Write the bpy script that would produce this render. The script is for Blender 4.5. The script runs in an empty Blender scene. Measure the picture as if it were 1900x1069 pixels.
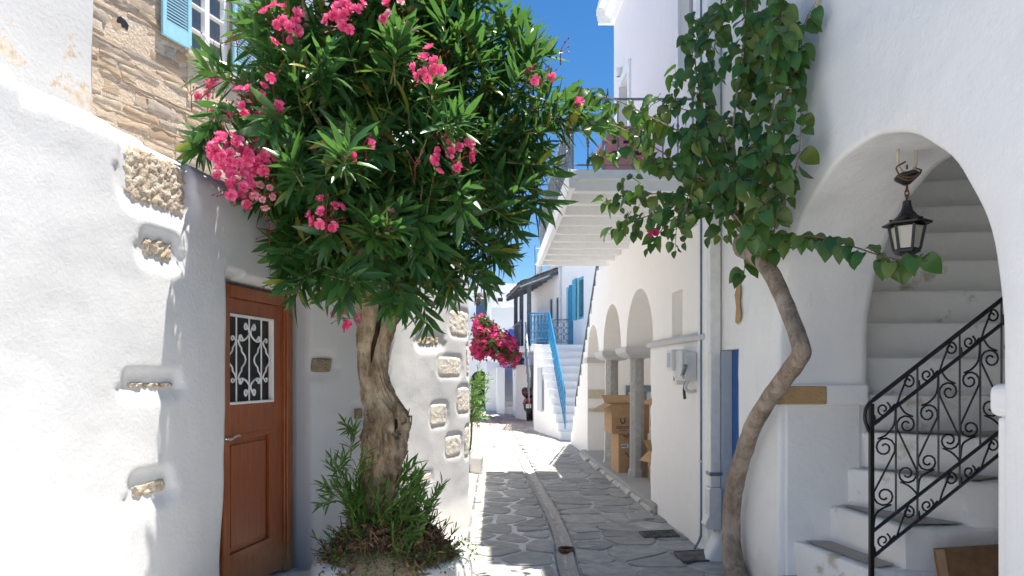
import bpy, bmesh, math, random
from mathutils import Vector, Matrix, noise
random.seed(7)
R = math.radians
SC = bpy.context.scene
COL = SC.collection

# ------------------------------------------------------------------ camera, sky, sun, exposure
F, U0, V0, EYE = 1267.0, 929.0, 693.0, 1.6
cam_d = bpy.data.cameras.new('camera')
cam = bpy.data.objects.new('camera', cam_d); COL.objects.link(cam)
cam.location = (0, 0, EYE); cam.rotation_euler = (R(90), 0, 0)
cam_d.sensor_width = 36; cam_d.lens = 24.0
cam_d.shift_x = 21/1900; cam_d.shift_y = 158.5/1900
cam_d.clip_start = .05; cam_d.clip_end = 500
SC.camera = cam
SUN_EL, SUN_AZ = R(76.4), R(79)
w = bpy.data.worlds.new('World'); SC.world = w; w.use_nodes = True
nt = w.node_tree; nt.nodes.clear()
sky = nt.nodes.new('ShaderNodeTexSky'); sky.sky_type = 'NISHITA'
sky.sun_disc = False; sky.sun_elevation = SUN_EL; sky.sun_rotation = SUN_AZ
sky.air_density = 1.0; sky.dust_density = .0; sky.ozone_density = 4.5; sky.altitude = 50
bg = nt.nodes.new('ShaderNodeBackground'); bg.inputs[1].default_value = .0515
out = nt.nodes.new('ShaderNodeOutputWorld')
hs_ = nt.nodes.new('ShaderNodeHueSaturation'); hs_.inputs['Saturation'].default_value = 1.25
nt.links.new(sky.outputs[0], hs_.inputs['Color']); nt.links.new(hs_.outputs[0], bg.inputs[0]); nt.links.new(bg.outputs[0], out.inputs[0])
sd = bpy.data.lights.new('sun', 'SUN'); sd.energy = 3.7; sd.angle = R(.53); sd.color = (1, .945, .87)
sun = bpy.data.objects.new('sun', sd); COL.objects.link(sun)
sdir = Vector((math.cos(SUN_EL)*math.sin(SUN_AZ), math.cos(SUN_EL)*math.cos(SUN_AZ), math.sin(SUN_EL)))
sun.rotation_euler = sdir.to_track_quat('Z', 'Y').to_euler(); sun.location = (6, 0, 20)
SC.view_settings.view_transform = 'Standard'; SC.view_settings.look = 'None'
SC.view_settings.gamma = 1; SC.view_settings.use_curve_mapping = False
SC.view_settings.exposure = 1.68
SC.cycles.max_bounces = 14; SC.cycles.diffuse_bounces = 10; SC.cycles.transparent_max_bounces = 8

# ------------------------------------------------------------------ helpers
def P(u, v, Y): return Vector(((u-U0)/F*Y, Y, EYE-(v-V0)*Y/F))
def PX(u, v, X): return P(u, v, X*F/(u-U0))
def G(u, v, z=0): return P(u, v, (EYE-z)*F/(v-V0))
def sm(a, b, x):
    t = min(1, max(0, (x-a)/(b-a))) if b != a else float(x > a)
    return t*t*(3-2*t)
def lerp(a, b, t): return a+(b-a)*t
def nz(x, y, z=0.0): return noise.noise(Vector((x, y, z)))

class MB:
    """collects vertices and faces, then links them as one mesh object"""
    def __init__(s): s.v = []; s.f = []
    def add(s, vs, fs):
        n = len(s.v); s.v += [Vector(p) for p in vs]; s.f += [tuple(i+n for i in f) for f in fs]; return s
    def box(s, lo, hi, M=None):
        x0, y0, z0 = lo; x1, y1, z1 = hi
        vs = [Vector(p) for p in ((x0,y0,z0),(x1,y0,z0),(x1,y1,z0),(x0,y1,z0),(x0,y0,z1),(x1,y0,z1),(x1,y1,z1),(x0,y1,z1))]
        if M: vs = [M @ p for p in vs]
        return s.add(vs, [(0,3,2,1),(4,5,6,7),(0,1,5,4),(1,2,6,5),(2,3,7,6),(3,0,4,7)])
    def prism(s, poly, z0, z1):
        n = len(poly)
        return s.add([(x,y,z0) for x, y in poly]+[(x,y,z1) for x, y in poly],
                     [tuple(range(n-1,-1,-1)), tuple(range(n,2*n))]+[(i,(i+1)%n,n+(i+1)%n,n+i) for i in range(n)])
    def loft(s, rings, cap=True, closed=True):
        k = len(rings[0]); vs = [p for r in rings for p in r]; fs = []
        for i in range(len(rings)-1):
            for j in range(k if closed else k-1):
                a = i*k+j; b = i*k+(j+1) % k
                fs.append((a, b, b+k, a+k))
        if cap: fs += [tuple(range(k-1,-1,-1)), tuple(range(len(vs)-k, len(vs)))]
        return s.add(vs, fs)
    def tube(s, pts, r, sides=6, cap=True, wob=0.0, seed=0):
        pts = [Vector(p) for p in pts]; n = len(pts)
        rs = r if isinstance(r, (list, tuple)) else [r]*n
        rings = []; up = None
        for i, p in enumerate(pts):
            t = (pts[min(i+1,n-1)]-pts[max(i-1,0)])
            t = t.normalized() if t.length > 1e-9 else Vector((0,0,1))
            if up is None: up = Vector((0,0,1)) if abs(t.z) < .9 else Vector((1,0,0))
            a = (up-t*up.dot(t)).normalized(); b = t.cross(a); up = a
            ring = []
            for k in range(sides):
                th = 2*math.pi*k/sides; d = a*math.cos(th)+b*math.sin(th); rr = rs[i]
                if wob: q = p*9+d*1.3; rr *= 1+wob*nz(q.x+seed, q.y, q.z)
                ring.append(p+d*rr)
            rings.append(ring)
        return s.loft(rings, cap)
    def lathe(s, c, prof, sides=24, squash=None):
        c = Vector(c); rings = [[c+Vector((r*math.cos(2*math.pi*k/sides), r*math.sin(2*math.pi*k/sides), z)) for k in range(sides)] for r, z in prof]
        return s.loft(rings)
    def grid(s, rows):
        k = len(rows[0]); n = len(rows)
        return s.add([p for r in rows for p in r], [(i*k+j, i*k+j+1, (i+1)*k+j+1, (i+1)*k+j) for i in range(n-1) for j in range(k-1)])
    def panel(s, outer, holes, fn, d0, d1):
        """flat wall with openings: 2D outline and holes (lists of (a,z)), fn(a,z,d)->point, from depth d0 to d1"""
        bm = bmesh.new(); loops = []
        for lp in [outer]+holes:
            vv = [bm.verts.new((a, z, 0)) for a, z in lp]; loops.append(vv)
            for i in range(len(vv)): bm.edges.new((vv[i], vv[(i+1) % len(vv)]))
        bmesh.ops.triangle_fill(bm, use_beauty=True, use_dissolve=False, edges=bm.edges[:])
        bm.verts.index_update(); co = [(x.co.x, x.co.y) for x in bm.verts]; n = len(co)
        tri = [tuple(x.index for x in f.verts) for f in bm.faces]
        fs = tri+[tuple(i+n for i in reversed(t)) for t in tri]
        for vv in loops:
            ii = [x.index for x in vv]
            fs += [(ii[i], ii[(i+1) % len(ii)], ii[(i+1) % len(ii)]+n, ii[i]+n) for i in range(len(ii))]
        bm.free()
        return s.add([fn(a, z, d0) for a, z in co]+[fn(a, z, d1) for a, z in co], fs)
    def build(s, name, mat, parent=None, smooth=False, bevel=0, seg=2, sharp=None, mats=None):
        o_ = wloc(parent)
        me = bpy.data.meshes.new(name); me.from_pydata([p-o_ for p in s.v], [], s.f)
        bm = bmesh.new(); bm.from_mesh(me)
        bmesh.ops.recalc_face_normals(bm, faces=bm.faces)
        if bevel:
            ed = [e for e in bm.edges if len(e.link_faces) == 2 and e.calc_face_angle(0) > R(30)]
            bmesh.ops.bevel(bm, geom=ed, offset=bevel, segments=seg, profile=.5, affect='EDGES', clamp_overlap=True)
        bm.to_mesh(me); bm.free()
        me.materials.append(mat)
        if smooth:
            me.polygons.foreach_set('use_smooth', [True]*len(me.polygons))
            if sharp: me.set_sharp_from_angle(angle=R(sharp))
        o = bpy.data.objects.new(name, me); COL.objects.link(o)
        if parent: o.parent = parent
        return o
def wloc(o):
    l = Vector((0,0,0))
    while o: l = l+o.location; o = o.parent
    return l
def tag(o, label=None, cat=None, group=None, kind=None):
    if label: o['label'] = label
    if cat: o['category'] = cat
    if group: o['group'] = group
    if kind: o['kind'] = kind
    return o
def thing(name, loc, label, cat, group=None):
    o = bpy.data.objects.new(name, None); COL.objects.link(o); o.location = loc; o.empty_display_size = .1
    return tag(o, label, cat, group)
def inst(name, mesh, M, parent):
    """an object sharing mesh data, placed by world matrix M under a translated-only parent"""
    o = bpy.data.objects.new(name, mesh); COL.objects.link(o)
    o.parent = parent; o.matrix_basis = Matrix.Translation(-wloc(parent)) @ M
    return o
def spline(pts, n=8):
    pts = [Vector(p) for p in pts]; q = [pts[0]*2-pts[1]]+pts+[pts[-1]*2-pts[-2]]; res = []
    for i in range(1, len(q)-2):
        for k in range(n):
            t = k/n; a, b, c, d = q[i-1:i+3]
            res.append(.5*((2*b)+(c-a)*t+(2*a-5*b+4*c-d)*t*t+(3*b-a-3*c+d)*t**3))
    return res+[pts[-1]]
def interp(vals, n):
    m = len(vals)-1
    return [lerp(vals[min(int(i/(n-1)*m), m-1)], vals[min(int(i/(n-1)*m), m-1)+1], i/(n-1)*m-min(int(i/(n-1)*m), m-1)) for i in range(n)]
def arc(cy, cz, r, a0, a1, n):
    return [(cy+r*math.cos(R(lerp(a0,a1,i/n))), cz+r*math.sin(R(lerp(a0,a1,i/n)))) for i in range(n+1)]

# ------------------------------------------------------------------ materials
class NM:
    def __init__(s, name):
        s.m = bpy.data.materials.new(name); s.m.use_nodes = True; s.t = s.m.node_tree
        s.b = s.t.nodes['Principled BSDF']; s.out = s.t.nodes['Material Output']
        s.tc = s.t.nodes.new('ShaderNodeTexCoord'); s.h = None
    def L(s, a, b): s.t.links.new(a, b)
    def noise(s, scale, detail=4, rough=.6, stretch=None, dist=0):
        n = s.t.nodes.new('ShaderNodeTexNoise'); n.inputs['Scale'].default_value = scale
        n.inputs['Detail'].default_value = detail; n.inputs['Roughness'].default_value = rough; n.inputs['Distortion'].default_value = dist
        s.vec(n, stretch); return n.outputs['Fac']
    def vec(s, n, stretch=None):
        if stretch:
            mp = s.t.nodes.new('ShaderNodeMapping'); mp.inputs['Scale'].default_value = stretch
            s.L(s.tc.outputs['Object'], mp.inputs['Vector']); s.L(mp.outputs['Vector'], n.inputs['Vector'])
        else: s.L(s.tc.outputs['Object'], n.inputs['Vector'])
    def voro(s, scale, feature='F1', stretch=None):
        n = s.t.nodes.new('ShaderNodeTexVoronoi'); n.feature = feature; n.inputs['Scale'].default_value = scale
        s.vec(n, stretch); return n.outputs['Distance']
    def ramp(s, fac, stops):
        n = s.t.nodes.new('ShaderNodeValToRGB'); e = n.color_ramp.elements
        while len(e) < len(stops): e.new(.5)
        for i, (p, c) in enumerate(stops):
            e[i].position = p; e[i].color = (c, c, c, 1) if isinstance(c, (int, float)) else (*c, 1)
        s.L(fac, n.inputs['Fac']); return n.outputs['Color']
    def mix(s, fac, a, b, mode='MIX'):
        n = s.t.nodes.new('ShaderNodeMix'); n.data_type = 'RGBA'; n.blend_type = mode
        for sock, x in ((n.inputs[0], fac), (n.inputs[6], a), (n.inputs[7], b)):
            if isinstance(x, (int, float)): sock.default_value = x if sock == n.inputs[0] else (x, x, x, 1)
            elif isinstance(x, tuple): sock.default_value = (*x, 1)
            else: s.L(x, sock)
        return n.outputs[2]
    def bump(s, h, strength, dist):
        n = s.t.nodes.new('ShaderNodeBump'); n.inputs['Strength'].default_value = strength; n.inputs['Distance'].default_value = dist
        s.L(h, n.inputs['Height'])
        if s.h: s.L(s.h, n.inputs['Normal'])
        s.h = n.outputs['Normal']; s.L(s.h, s.b.inputs['Normal'])
    def col(s, c):
        if isinstance(c, tuple): s.b.inputs['Base Color'].default_value = (*c, 1)
        else: s.L(c, s.b.inputs['Base Color'])
    def set(s, rough=.8, metal=0, spec=.5):
        s.b.inputs['Roughness'].default_value = rough; s.b.inputs['Metallic'].default_value = metal
        s.b.inputs['Specular IOR Level'].default_value = spec; return s
    def rnd(s):
        n = s.t.nodes.new('ShaderNodeObjectInfo'); return n.outputs['Random']
    def isl(s):
        n = s.t.nodes.new('ShaderNodeNewGeometry'); return n.outputs['Random Per Island']
    def sep(s, ax):
        n = s.t.nodes.new('ShaderNodeSeparateXYZ'); s.L(s.tc.outputs['Object'], n.inputs[0]); return n.outputs[ax]

def plaster(name, c, fine=.35, mid=.5, dirt=None, dirt_lo=.62, grime=False):
    m = NM(name); m.set(.9, 0, .2)
    a = m.mix(m.ramp(m.noise(1.3, 5), [(.3, 0), (.7, 1)]), tuple(x*.95 for x in c), c)
    b = m.mix(m.ramp(m.noise(9, 6), [(.35, 0), (.6, 1)]), tuple(x*.96 for x in c), a)
    if dirt: b = m.mix(m.ramp(m.noise(2.3, 9, .7), [(dirt_lo, 0), (dirt_lo+.09, 1)]), b, dirt)
    if grime:                                           # hairline cracks, old drips and splash dirt near the foot
        b = m.mix(m.ramp(m.noise(3.2, 8, .7, (1.5, 3.5, .35)), [(.60, 0), (.74, .30)]), b, tuple(x*k for x, k in zip(c, (.80, .77, .72))))
        zz = m.t.nodes.new('ShaderNodeMath'); zz.operation = 'MULTIPLY_ADD'; zz.inputs[1].default_value = .55; m.L(m.noise(4, 7, .7), zz.inputs[0]); m.L(m.sep(2), zz.inputs[2])
        b = m.mix(m.ramp(zz.outputs[0], [(.28, .55), (.62, 0)]), b, (.55, .50, .44))
    m.col(b)
    m.bump(m.noise(5, 4), mid, .018); m.bump(m.noise(45, 6, .65), fine, .006); m.bump(m.noise(220, 3), fine*.6, .002)
    return m.m
def paint(name, c, rough=.45, wear=.06, metal=0, bump=.1):
    m = NM(name); m.set(rough, metal)
    m.col(m.mix(m.ramp(m.noise(14, 6), [(.35, 0), (.65, 1)]), tuple(x*(1-wear*2) for x in c), tuple(min(1, x*(1+wear)) for x in c)))
    m.bump(m.noise(60, 4), bump, .003); return m.m
def rock(name, c0, c1, c2, scale=14, strength=.7, dist=.03):
    m = NM(name); m.set(.92, 0, .15)
    n = m.mix(m.ramp(m.noise(scale, 8, .7), [(.3, 0), (.7, 1)]), c0, c1)
    n = m.mix(m.ramp(m.noise(scale*.35, 5), [(.45, 0), (.62, 1)]), n, c2)
    n = m.mix(m.ramp(m.voro(scale*3), [(0, 1), (.25, 0)]), n, tuple(x*.55 for x in c0)); m.col(n)
    m.bump(m.noise(scale*1.6, 8, .7), strength, dist); m.bump(m.voro(scale*3.2), strength*.6, dist*.5); return m.m
M = {}
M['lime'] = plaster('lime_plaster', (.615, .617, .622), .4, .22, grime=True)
M['lime2'] = plaster('old_lime_plaster', (.88, .87, .85), .5, .6, (.60, .56, .50), .68)
M['arch'] = plaster('arch_plaster', (.90, .895, .885), .45, .5, grime=True)
M['stairw'] = plaster('stair_plaster', (.85, .84, .82), .6, 1.1, (.50, .44, .36), .585)
M['tread'] = plaster('tread_cement', (.42, .39, .35), .6, .8, (.27, .25, .22), .6)
M['cream'] = plaster('cream_render', (.91, .885, .855), .15, .12)
M['blush'] = plaster('blush_render', (.87, .83, .84), .1, .1)
M['white'] = paint('white_paint', (.85, .85, .85), .5, .02)
M['farwhite'] = plaster('far_white', (.86, .86, .86), .2, .2)
M['grey_trim'] = plaster('grey_white_trim', (.55, .545, .54), .3, .3)
M['brown'] = paint('brown_paint', (.30, .072, .016), .34, .12, 0, .2)
def m_door():
    m = NM('old_brown_varnish'); m.set(.34, 0, .5)
    g_ = m.ramp(m.noise(9, 9, .7, (5, 5, .35)), [(.32, 0), (.68, 1)]); c = m.mix(g_, (.20, .045, .010), (.34, .088, .020))
    c = m.mix(m.ramp(m.noise(2.2, 7, .65), [(.52, 0), (.72, .55)]), c, (.40, .13, .045))
    zz = m.t.nodes.new('ShaderNodeMath'); zz.operation = 'MULTIPLY_ADD'; zz.inputs[1].default_value = .7; m.L(m.noise(7, 8, .75), zz.inputs[0]); m.L(m.sep(2), zz.inputs[2])
    c = m.mix(m.ramp(zz.outputs[0], [(.42, .7), (.72, 0)]), c, (.30, .19, .11)); m.col(c)
    m.bump(m.noise(14, 8, .7, (6, 6, .4)), .25, .004); return m.m
M['brown'] = m_door()
M['iron'] = paint('black_iron', (.012, .012, .013), .42, .2)
M['rust'] = paint('rusty_iron', (.16, .07, .035), .8, .4)
M['dark'] = paint('dark_interior', (.012, .012, .013), .5, .2)
M['silver'] = paint('brushed_steel', (.62, .61, .59), .28, .04, 1)
M['galv'] = paint('galvanised_rail', (.25, .27, .29), .45, .1, .6)
M['blue'] = paint('bright_blue_paint', (.022, .235, .46), .4, .15)
M['skyblue'] = paint('pale_blue_paint', (.33, .62, .76), .5, .04)
M['deepblue'] = paint('deep_blue_paint', (.02, .11, .36), .4, .1)
M['lilac'] = paint('violet_blue_paint', (.05, .085, .42), .45, .1)
M['turq'] = paint('turquoise_paint', (.06, .40, .55), .45, .1)
M['greyblue'] = paint('grey_blue_paint', (.16, .21, .26), .55, .1)
M['bluegrey'] = plaster('blue_grey_wash', (.52, .56, .60), .5, .5, (.66, .65, .62), .58)
M['green'] = paint('dark_green_rail', (.055, .075, .06), .5, .15)
M['pink'] = paint('dusty_pink_plastic', (.56, .22, .22), .5, .04)
M['pvc'] = paint('white_pvc', (.72, .71, .68), .4, .04)
M['greybox'] = paint('grey_plastic', (.56, .57, .57), .45, .03)
M['beige'] = paint('beige_conduit', (.60, .52, .40), .5, .08)
M['card'] = paint('cardboard', (.45, .285, .155), .85, .06)
M['card2'] = paint('brown_cardboard', (.22, .12, .055), .85, .12)
M['ink'] = paint('dark_blue_ink', (.02, .02, .05), .7)
M['label'] = paint('paper_label', (.75, .75, .75), .6)
M['black'] = paint('black_plastic', (.02, .02, .021), .4)
M['red'] = paint('red_plastic', (.45, .02, .015), .3)
M['rubber'] = paint('rubber', (.02, .02, .02), .8)
M['wood'] = paint('weathered_wood', (.13, .15, .165), .8, .2, 0, .4)
M['thatch'] = rock('thatch', (.14, .10, .07), (.24, .17, .12), (.09, .07, .05), 20, 1, .05)
M['lstone'] = rock('limestone', (.50, .36, .22), (.84, .76, .64), (.74, .64, .50), 15, 1.0, .035)
M['bstone'] = rock('brown_stone', (.26, .20, .13), (.42, .34, .24), (.34, .27, .18), 16, .9, .03)
M['wstone'] = rock('white_stone', (.60, .53, .44), (.80, .76, .70), (.74, .69, .62), 24, .8, .012)
M['ochre'] = rock('ochre_stone', (.42, .26, .12), (.55, .38, .20), (.48, .31, .15), 20, .5, .015)
M['marble'] = rock('grey_marble', (.30, .295, .28), (.46, .455, .44), (.38, .37, .35), 18, .4, .01)
M['kerb'] = rock('kerb_stone', (.46, .44, .40), (.66, .64, .60), (.36, .35, .32), 12, .5, .02)
M['iron_cover'] = paint('cast_iron', (.13, .125, .115), .75, .3, .1, .5)
M['plastic_bag'] = paint('clear_bag', (.62, .64, .66), .25, .05)

def m_glass(name, c, rough=.06):
    m = NM(name); m.set(rough, 0, .6); m.col(c); return m.m
M['glass'] = m_glass('window_glass', (.10, .13, .16))
M['glass_dark'] = m_glass('dark_glass', (.010, .011, .012), .6)
M['lampglass'] = m_glass('frosted_glass', (.55, .52, .44), .35)

def m_stones():
    m = NM('rubble_stone'); m.set(.95, 0, .12)
    r = m.rnd()
    base = m.ramp(r, [(0, (.46, .33, .22)), (.2, (.56, .43, .31)), (.42, (.60, .49, .37)), (.6, (.44, .39, .34)), (.78, (.58, .43, .29)), (1, (.64, .55, .44))])
    n = m.noise(9, 8, .7, (1, 1, 3)); c = m.mix(m.ramp(n, [(.3, 0), (.7, 1)]), m.mix(.55, base, (.28, .22, .16)), base)
    c = m.mix(m.ramp(m.noise(5, 6), [(.55, 0), (.7, .7)]), c, (.62, .57, .49)); m.col(c)
    m.bump(m.noise(22, 8, .7, (1, 1, 3)), .9, .02); return m.m
M['rubble'] = m_stones()
M['pointing'] = rock('lime_pointing', (.54, .42, .30), (.68, .58, .46), (.60, .48, .36), 11, .9, .03)
def m_paver():
    m = NM('street_stone'); m.set(.75, 0, .3)
    base = m.ramp(m.rnd(), [(0, (.32, .315, .30)), (.3, (.50, .485, .45)), (.55, (.41, .395, .365)), (.8, (.56, .54, .50)), (1, (.37, .36, .345))])
    c = m.mix(m.ramp(m.noise(7, 9, .68), [(.3, 0), (.7, 1)]), m.mix(.6, base, (.15, .15, .145)), base)
    c = m.mix(m.ramp(m.noise(3.1, 7, .65, (1, 2.2, 1)), [(.54, 0), (.68, .75)]), c, (.52, .50, .46))
    c = m.mix(m.ramp(m.noise(30, 5), [(.66, 0), (.72, .6)]), c, (.5, .48, .45)); m.col(c)
    m.bump(m.noise(16, 8, .7), .45, .012); m.bump(m.noise(4, 3), .4, .02); return m.m
M['paver'] = m_paver()
def m_joint():
    m = NM('street_mortar'); m.set(.9, 0, .2)
    x = m.sep(0); t = m.t
    ad = t.nodes.new('ShaderNodeMath'); ad.operation = 'MULTIPLY_ADD'; ad.inputs[1].default_value = .7; m.L(m.noise(2.5, 6), ad.inputs[0]); m.L(x, ad.inputs[2])
    k = m.ramp(ad.outputs[0], [(.72, 0), (1.0, 1)])
    white = m.mix(m.ramp(m.noise(6, 7), [(.4, 0), (.6, 1)]), (.62, .61, .59), (.76, .76, .75))
    worn = m.mix(m.ramp(m.noise(4, 8, .7), [(.38, 0), (.62, 1)]), (.30, .285, .265), (.56, .54, .51))
    m.col(m.mix(k, white, worn)); m.bump(m.noise(30, 7), .5, .01); return m.m
M['joint'] = m_joint()
M['gutter'] = rock('gutter_mortar', (.36, .33, .29), (.54, .51, .47), (.44, .41, .37), 9, .5, .012)
def m_bark(name, c0, c1, c2, sc=9):
    m = NM(name); m.set(.95, 0, .1)
    n = m.noise(sc, 9, .72, (1.6, 1.6, .55), .6)
    c = m.mix(m.ramp(n, [(.32, 0), (.66, 1)]), c0, c1)
    c = m.mix(m.ramp(m.noise(sc*.3, 5), [(.48, 0), (.62, .8)]), c, c2); m.col(c)
    m.bump(n, 1, .03); m.bump(m.noise(sc*4, 6, .7, (1.5, 1.5, .5)), .8, .01); return m.m
M['bark'] = m_bark('oleander_bark', (.12, .078, .048), (.50, .375, .25), (.60, .48, .34), 12)
M['vbark'] = m_bark('creeper_bark', (.24, .18, .135), (.53, .42, .33), (.62, .52, .43), 16)
M['rot'] = m_bark('dark_hollow_wood', (.018, .012, .008), (.07, .045, .028), (.04, .028, .018), 20)  # dark brown wood colour, also painting the deep shade of the trunk hollows
M['twig'] = paint('green_twig', (.16, .17, .05), .7, .2)
M['vtwig'] = paint('brown_twig', (.15, .085, .05), .8, .2)
def m_leaf(name, cols, rough=.38, trans=.28, tcol=(.25, .42, .05)):
    m = NM(name); m.set(rough, 0, .5)
    n = m.t.nodes.new('ShaderNodeMath'); n.operation = 'ADD'; n.use_clamp = False
    m.L(m.rnd(), n.inputs[0]); m.L(m.isl(), n.inputs[1])
    fr = m.t.nodes.new('ShaderNodeMath'); fr.operation = 'FRACT'; m.L(n.outputs[0], fr.inputs[0])
    c = m.ramp(fr.outputs[0], [(i/(len(cols)-1), k) for i, k in enumerate(cols)]); m.col(c)
    tr = m.t.nodes.new('ShaderNodeBsdfTranslucent'); m.L(m.mix(.6, c, tcol), tr.inputs['Color'])
    mx = m.t.nodes.new('ShaderNodeMixShader'); mx.inputs[0].default_value = trans
    m.L(m.b.outputs[0], mx.inputs[1]); m.L(tr.outputs[0], mx.inputs[2]); m.L(mx.outputs[0], m.out.inputs['Surface']); return m.m
M['leaf'] = m_leaf('oleander_leaf', [(.023, .084, .026), (.038, .122, .033), (.058, .165, .038), (.032, .105, .03), (.10, .205, .04), (.028, .096, .03), (.023, .084, .026), (.045, .135, .035), (.06, .165, .038), (.032, .105, .03), (.05, .14, .034), (.028, .096, .03), (.08, .16, .03), (.30, .26, .04)], .27, .3, (.16, .36, .06))
M['vleaf'] = m_leaf('creeper_leaf', [(.018, .075, .018), (.038, .125, .023), (.065, .15, .024), (.028, .095, .02), (.11, .155, .026), (.022, .08, .02)], .4, .25, (.2, .36, .04))
M['bud'] = m_leaf('red_buds', [(.30, .02, .04), (.36, .03, .07), (.25, .04, .03)], .5, .15, (.5, .05, .05))
M['petal'] = m_leaf('pink_petals', [(.82, .075, .25), (.90, .20, .42), (.74, .035, .17), (.91, .27, .48), (.84, .10, .29)], .6, .35, (.95, .10, .28))
M['palepetal'] = m_leaf('pale_pink_petals', [(.80, .35, .42), (.85, .50, .54), (.62, .14, .24)], .6, .35, (.9, .4, .45))
M['bract'] = m_leaf('magenta_bracts', [(.72, .02, .18), (.80, .05, .26), (.62, .015, .14), (.78, .08, .30)], .65, .35, (.9, .05, .25))
M['grass'] = m_leaf('fresh_leaf', [(.04, .13, .02), (.07, .18, .03), (.05, .15, .025)], .45, .3, (.3, .5, .06))
M['dead'] = m_leaf('dry_leaf', [(.16, .085, .04), (.25, .15, .075), (.11, .065, .035), (.30, .19, .10), (.08, .05, .03), (.05, .085, .025)], .9, .1, (.3, .2, .1))

# ------------------------------------------------------------------ ground and street
g = MB().add([(-150,-120,-.02),(150,-120,-.02),(150,150,-.02),(-150,150,-.02)], [(0,1,2,3)]).build('ground', M['kerb'])
tag(g, 'pale dusty ground between and beyond the whitewashed houses', kind='structure')
GUT = [(5.0,.55),(5.69,.548),(6.6,.60),(7.95,.583),(9.2,.527),(10.6,.485),(12.75,.413),(16.2,.30),(19.9,.19),(24,-.05),(30,-.9),(36,-2.0)]
def pl(tab, y):
    if y <= tab[0][0]: return tab[0][1]+(y-tab[0][0])*(tab[1][1]-tab[0][1])/(tab[1][0]-tab[0][0])*0
    for (a, b), (c, d) in zip(tab, tab[1:]):
        if y <= c: return lerp(b, d, (y-a)/(c-a))
    return tab[-1][1]
LEFT = [(2,-2.4),(4.6,-1.75),(5.4,-1.55),(6.0,-.95),(7.2,-.36),(8,-.5),(11,-.62),(16,-.95),(24,-1.6),(30,-2.6),(36,-4)]
RIGHT = [(2,2.6),(4.6,2.6),(4.7,1.95),(5.9,1.93),(6.1,1.85),(8,1.82),(15.5,1.60),(16.2,1.55),(18.6,1.05),(22,.85),(30,.2),(36,-.8)]
st = MB(); rows = []
for i in range(120):
    y = .2+i*.3; xl, xr, gx = pl(LEFT, y)-.35, pl(RIGHT, y)+.45, pl(GUT, y)
    xs = [lerp(xl, gx-.12, k/5) for k in range(6)]+[gx-.09, gx-.05, gx, gx+.05, gx+.09]+[lerp(gx+.12, xr, k/5) for k in range(6)]
    rows.append([(x, y, (-.10*math.exp(-((x-gx)/.07)**2)+.006*nz(x*3, y*3)+.004)) for x in xs])
st.grid(rows)
street = st.build('street', M['joint'], smooth=True)
gm = MB(); gm.grid([[(pl(GUT, .2+i*.3)+o, .2+i*.3, .006-.03*math.exp(-(o/.045)**2)+.005*nz(o*30, i*.7)) for o in (-.075,-.055,-.035,-.015,0,.015,.035,.055,.075)] for i in range(120)])
gm.build('gutter', M['gutter'], street, smooth=True)
tag(street, 'narrow stone paved lane with whitewashed joints and a shallow centre gutter', kind='structure')
def clip(poly, n, c):
    r = []
    for i in range(len(poly)):
        a, b = poly[i], poly[(i+1) % len(poly)]; da = a[0]*n[0]+a[1]*n[1]-c; db = b[0]*n[0]+b[1]*n[1]-c
        if da <= 0: r.append(a)
        if da*db < 0: t = da/(da-db); r.append((a[0]+(b[0]-a[0])*t, a[1]+(b[1]-a[1])*t))
    return r
def inset(poly, d):
    ar = sum(a[0]*b[1]-b[0]*a[1] for a, b in zip(poly, poly[1:]+poly[:1]))
    if ar < 0: poly = poly[::-1]
    r = poly
    for a, b in zip(poly, poly[1:]+poly[:1]):
        l = math.hypot(b[0]-a[0], b[1]-a[1])
        if l < 1e-6: continue
        n = ((b[1]-a[1])/l, -(b[0]-a[0])/l); r = clip(r, n, n[0]*a[0]+n[1]*a[1]-d)
        if len(r) < 3: return []
    return r
def chaikin(poly, k=.25):
    r = []
    for a, b in zip(poly, poly[1:]+poly[:1]):
        r += [(lerp(a[0],b[0],k), lerp(a[1],b[1],k)), (lerp(a[0],b[0],1-k), lerp(a[1],b[1],1-k))]
    return r
rng = random.Random(11)
sites = []; y = 4.5
while y < 34:
    dy = .35+.012*(y-5); row = []
    for side in (0, 1):
        a, b = (pl(LEFT, y)-.1, pl(GUT, y)-.08) if side == 0 else (pl(GUT, y)+.08, pl(RIGHT, y)+.1)
        n = max(1, round((b-a)/(.36 if side == 0 else .42))); sh = rng.random()*.6-.3
        for i in range(n):
            sites.append((a+(i+.5+sh*.7+rng.uniform(-.22,.22))*(b-a)/n, y+rng.uniform(-.16,.16)+ (dy*.4 if i % 2 else 0), side))
    y += dy
stones = []
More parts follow.
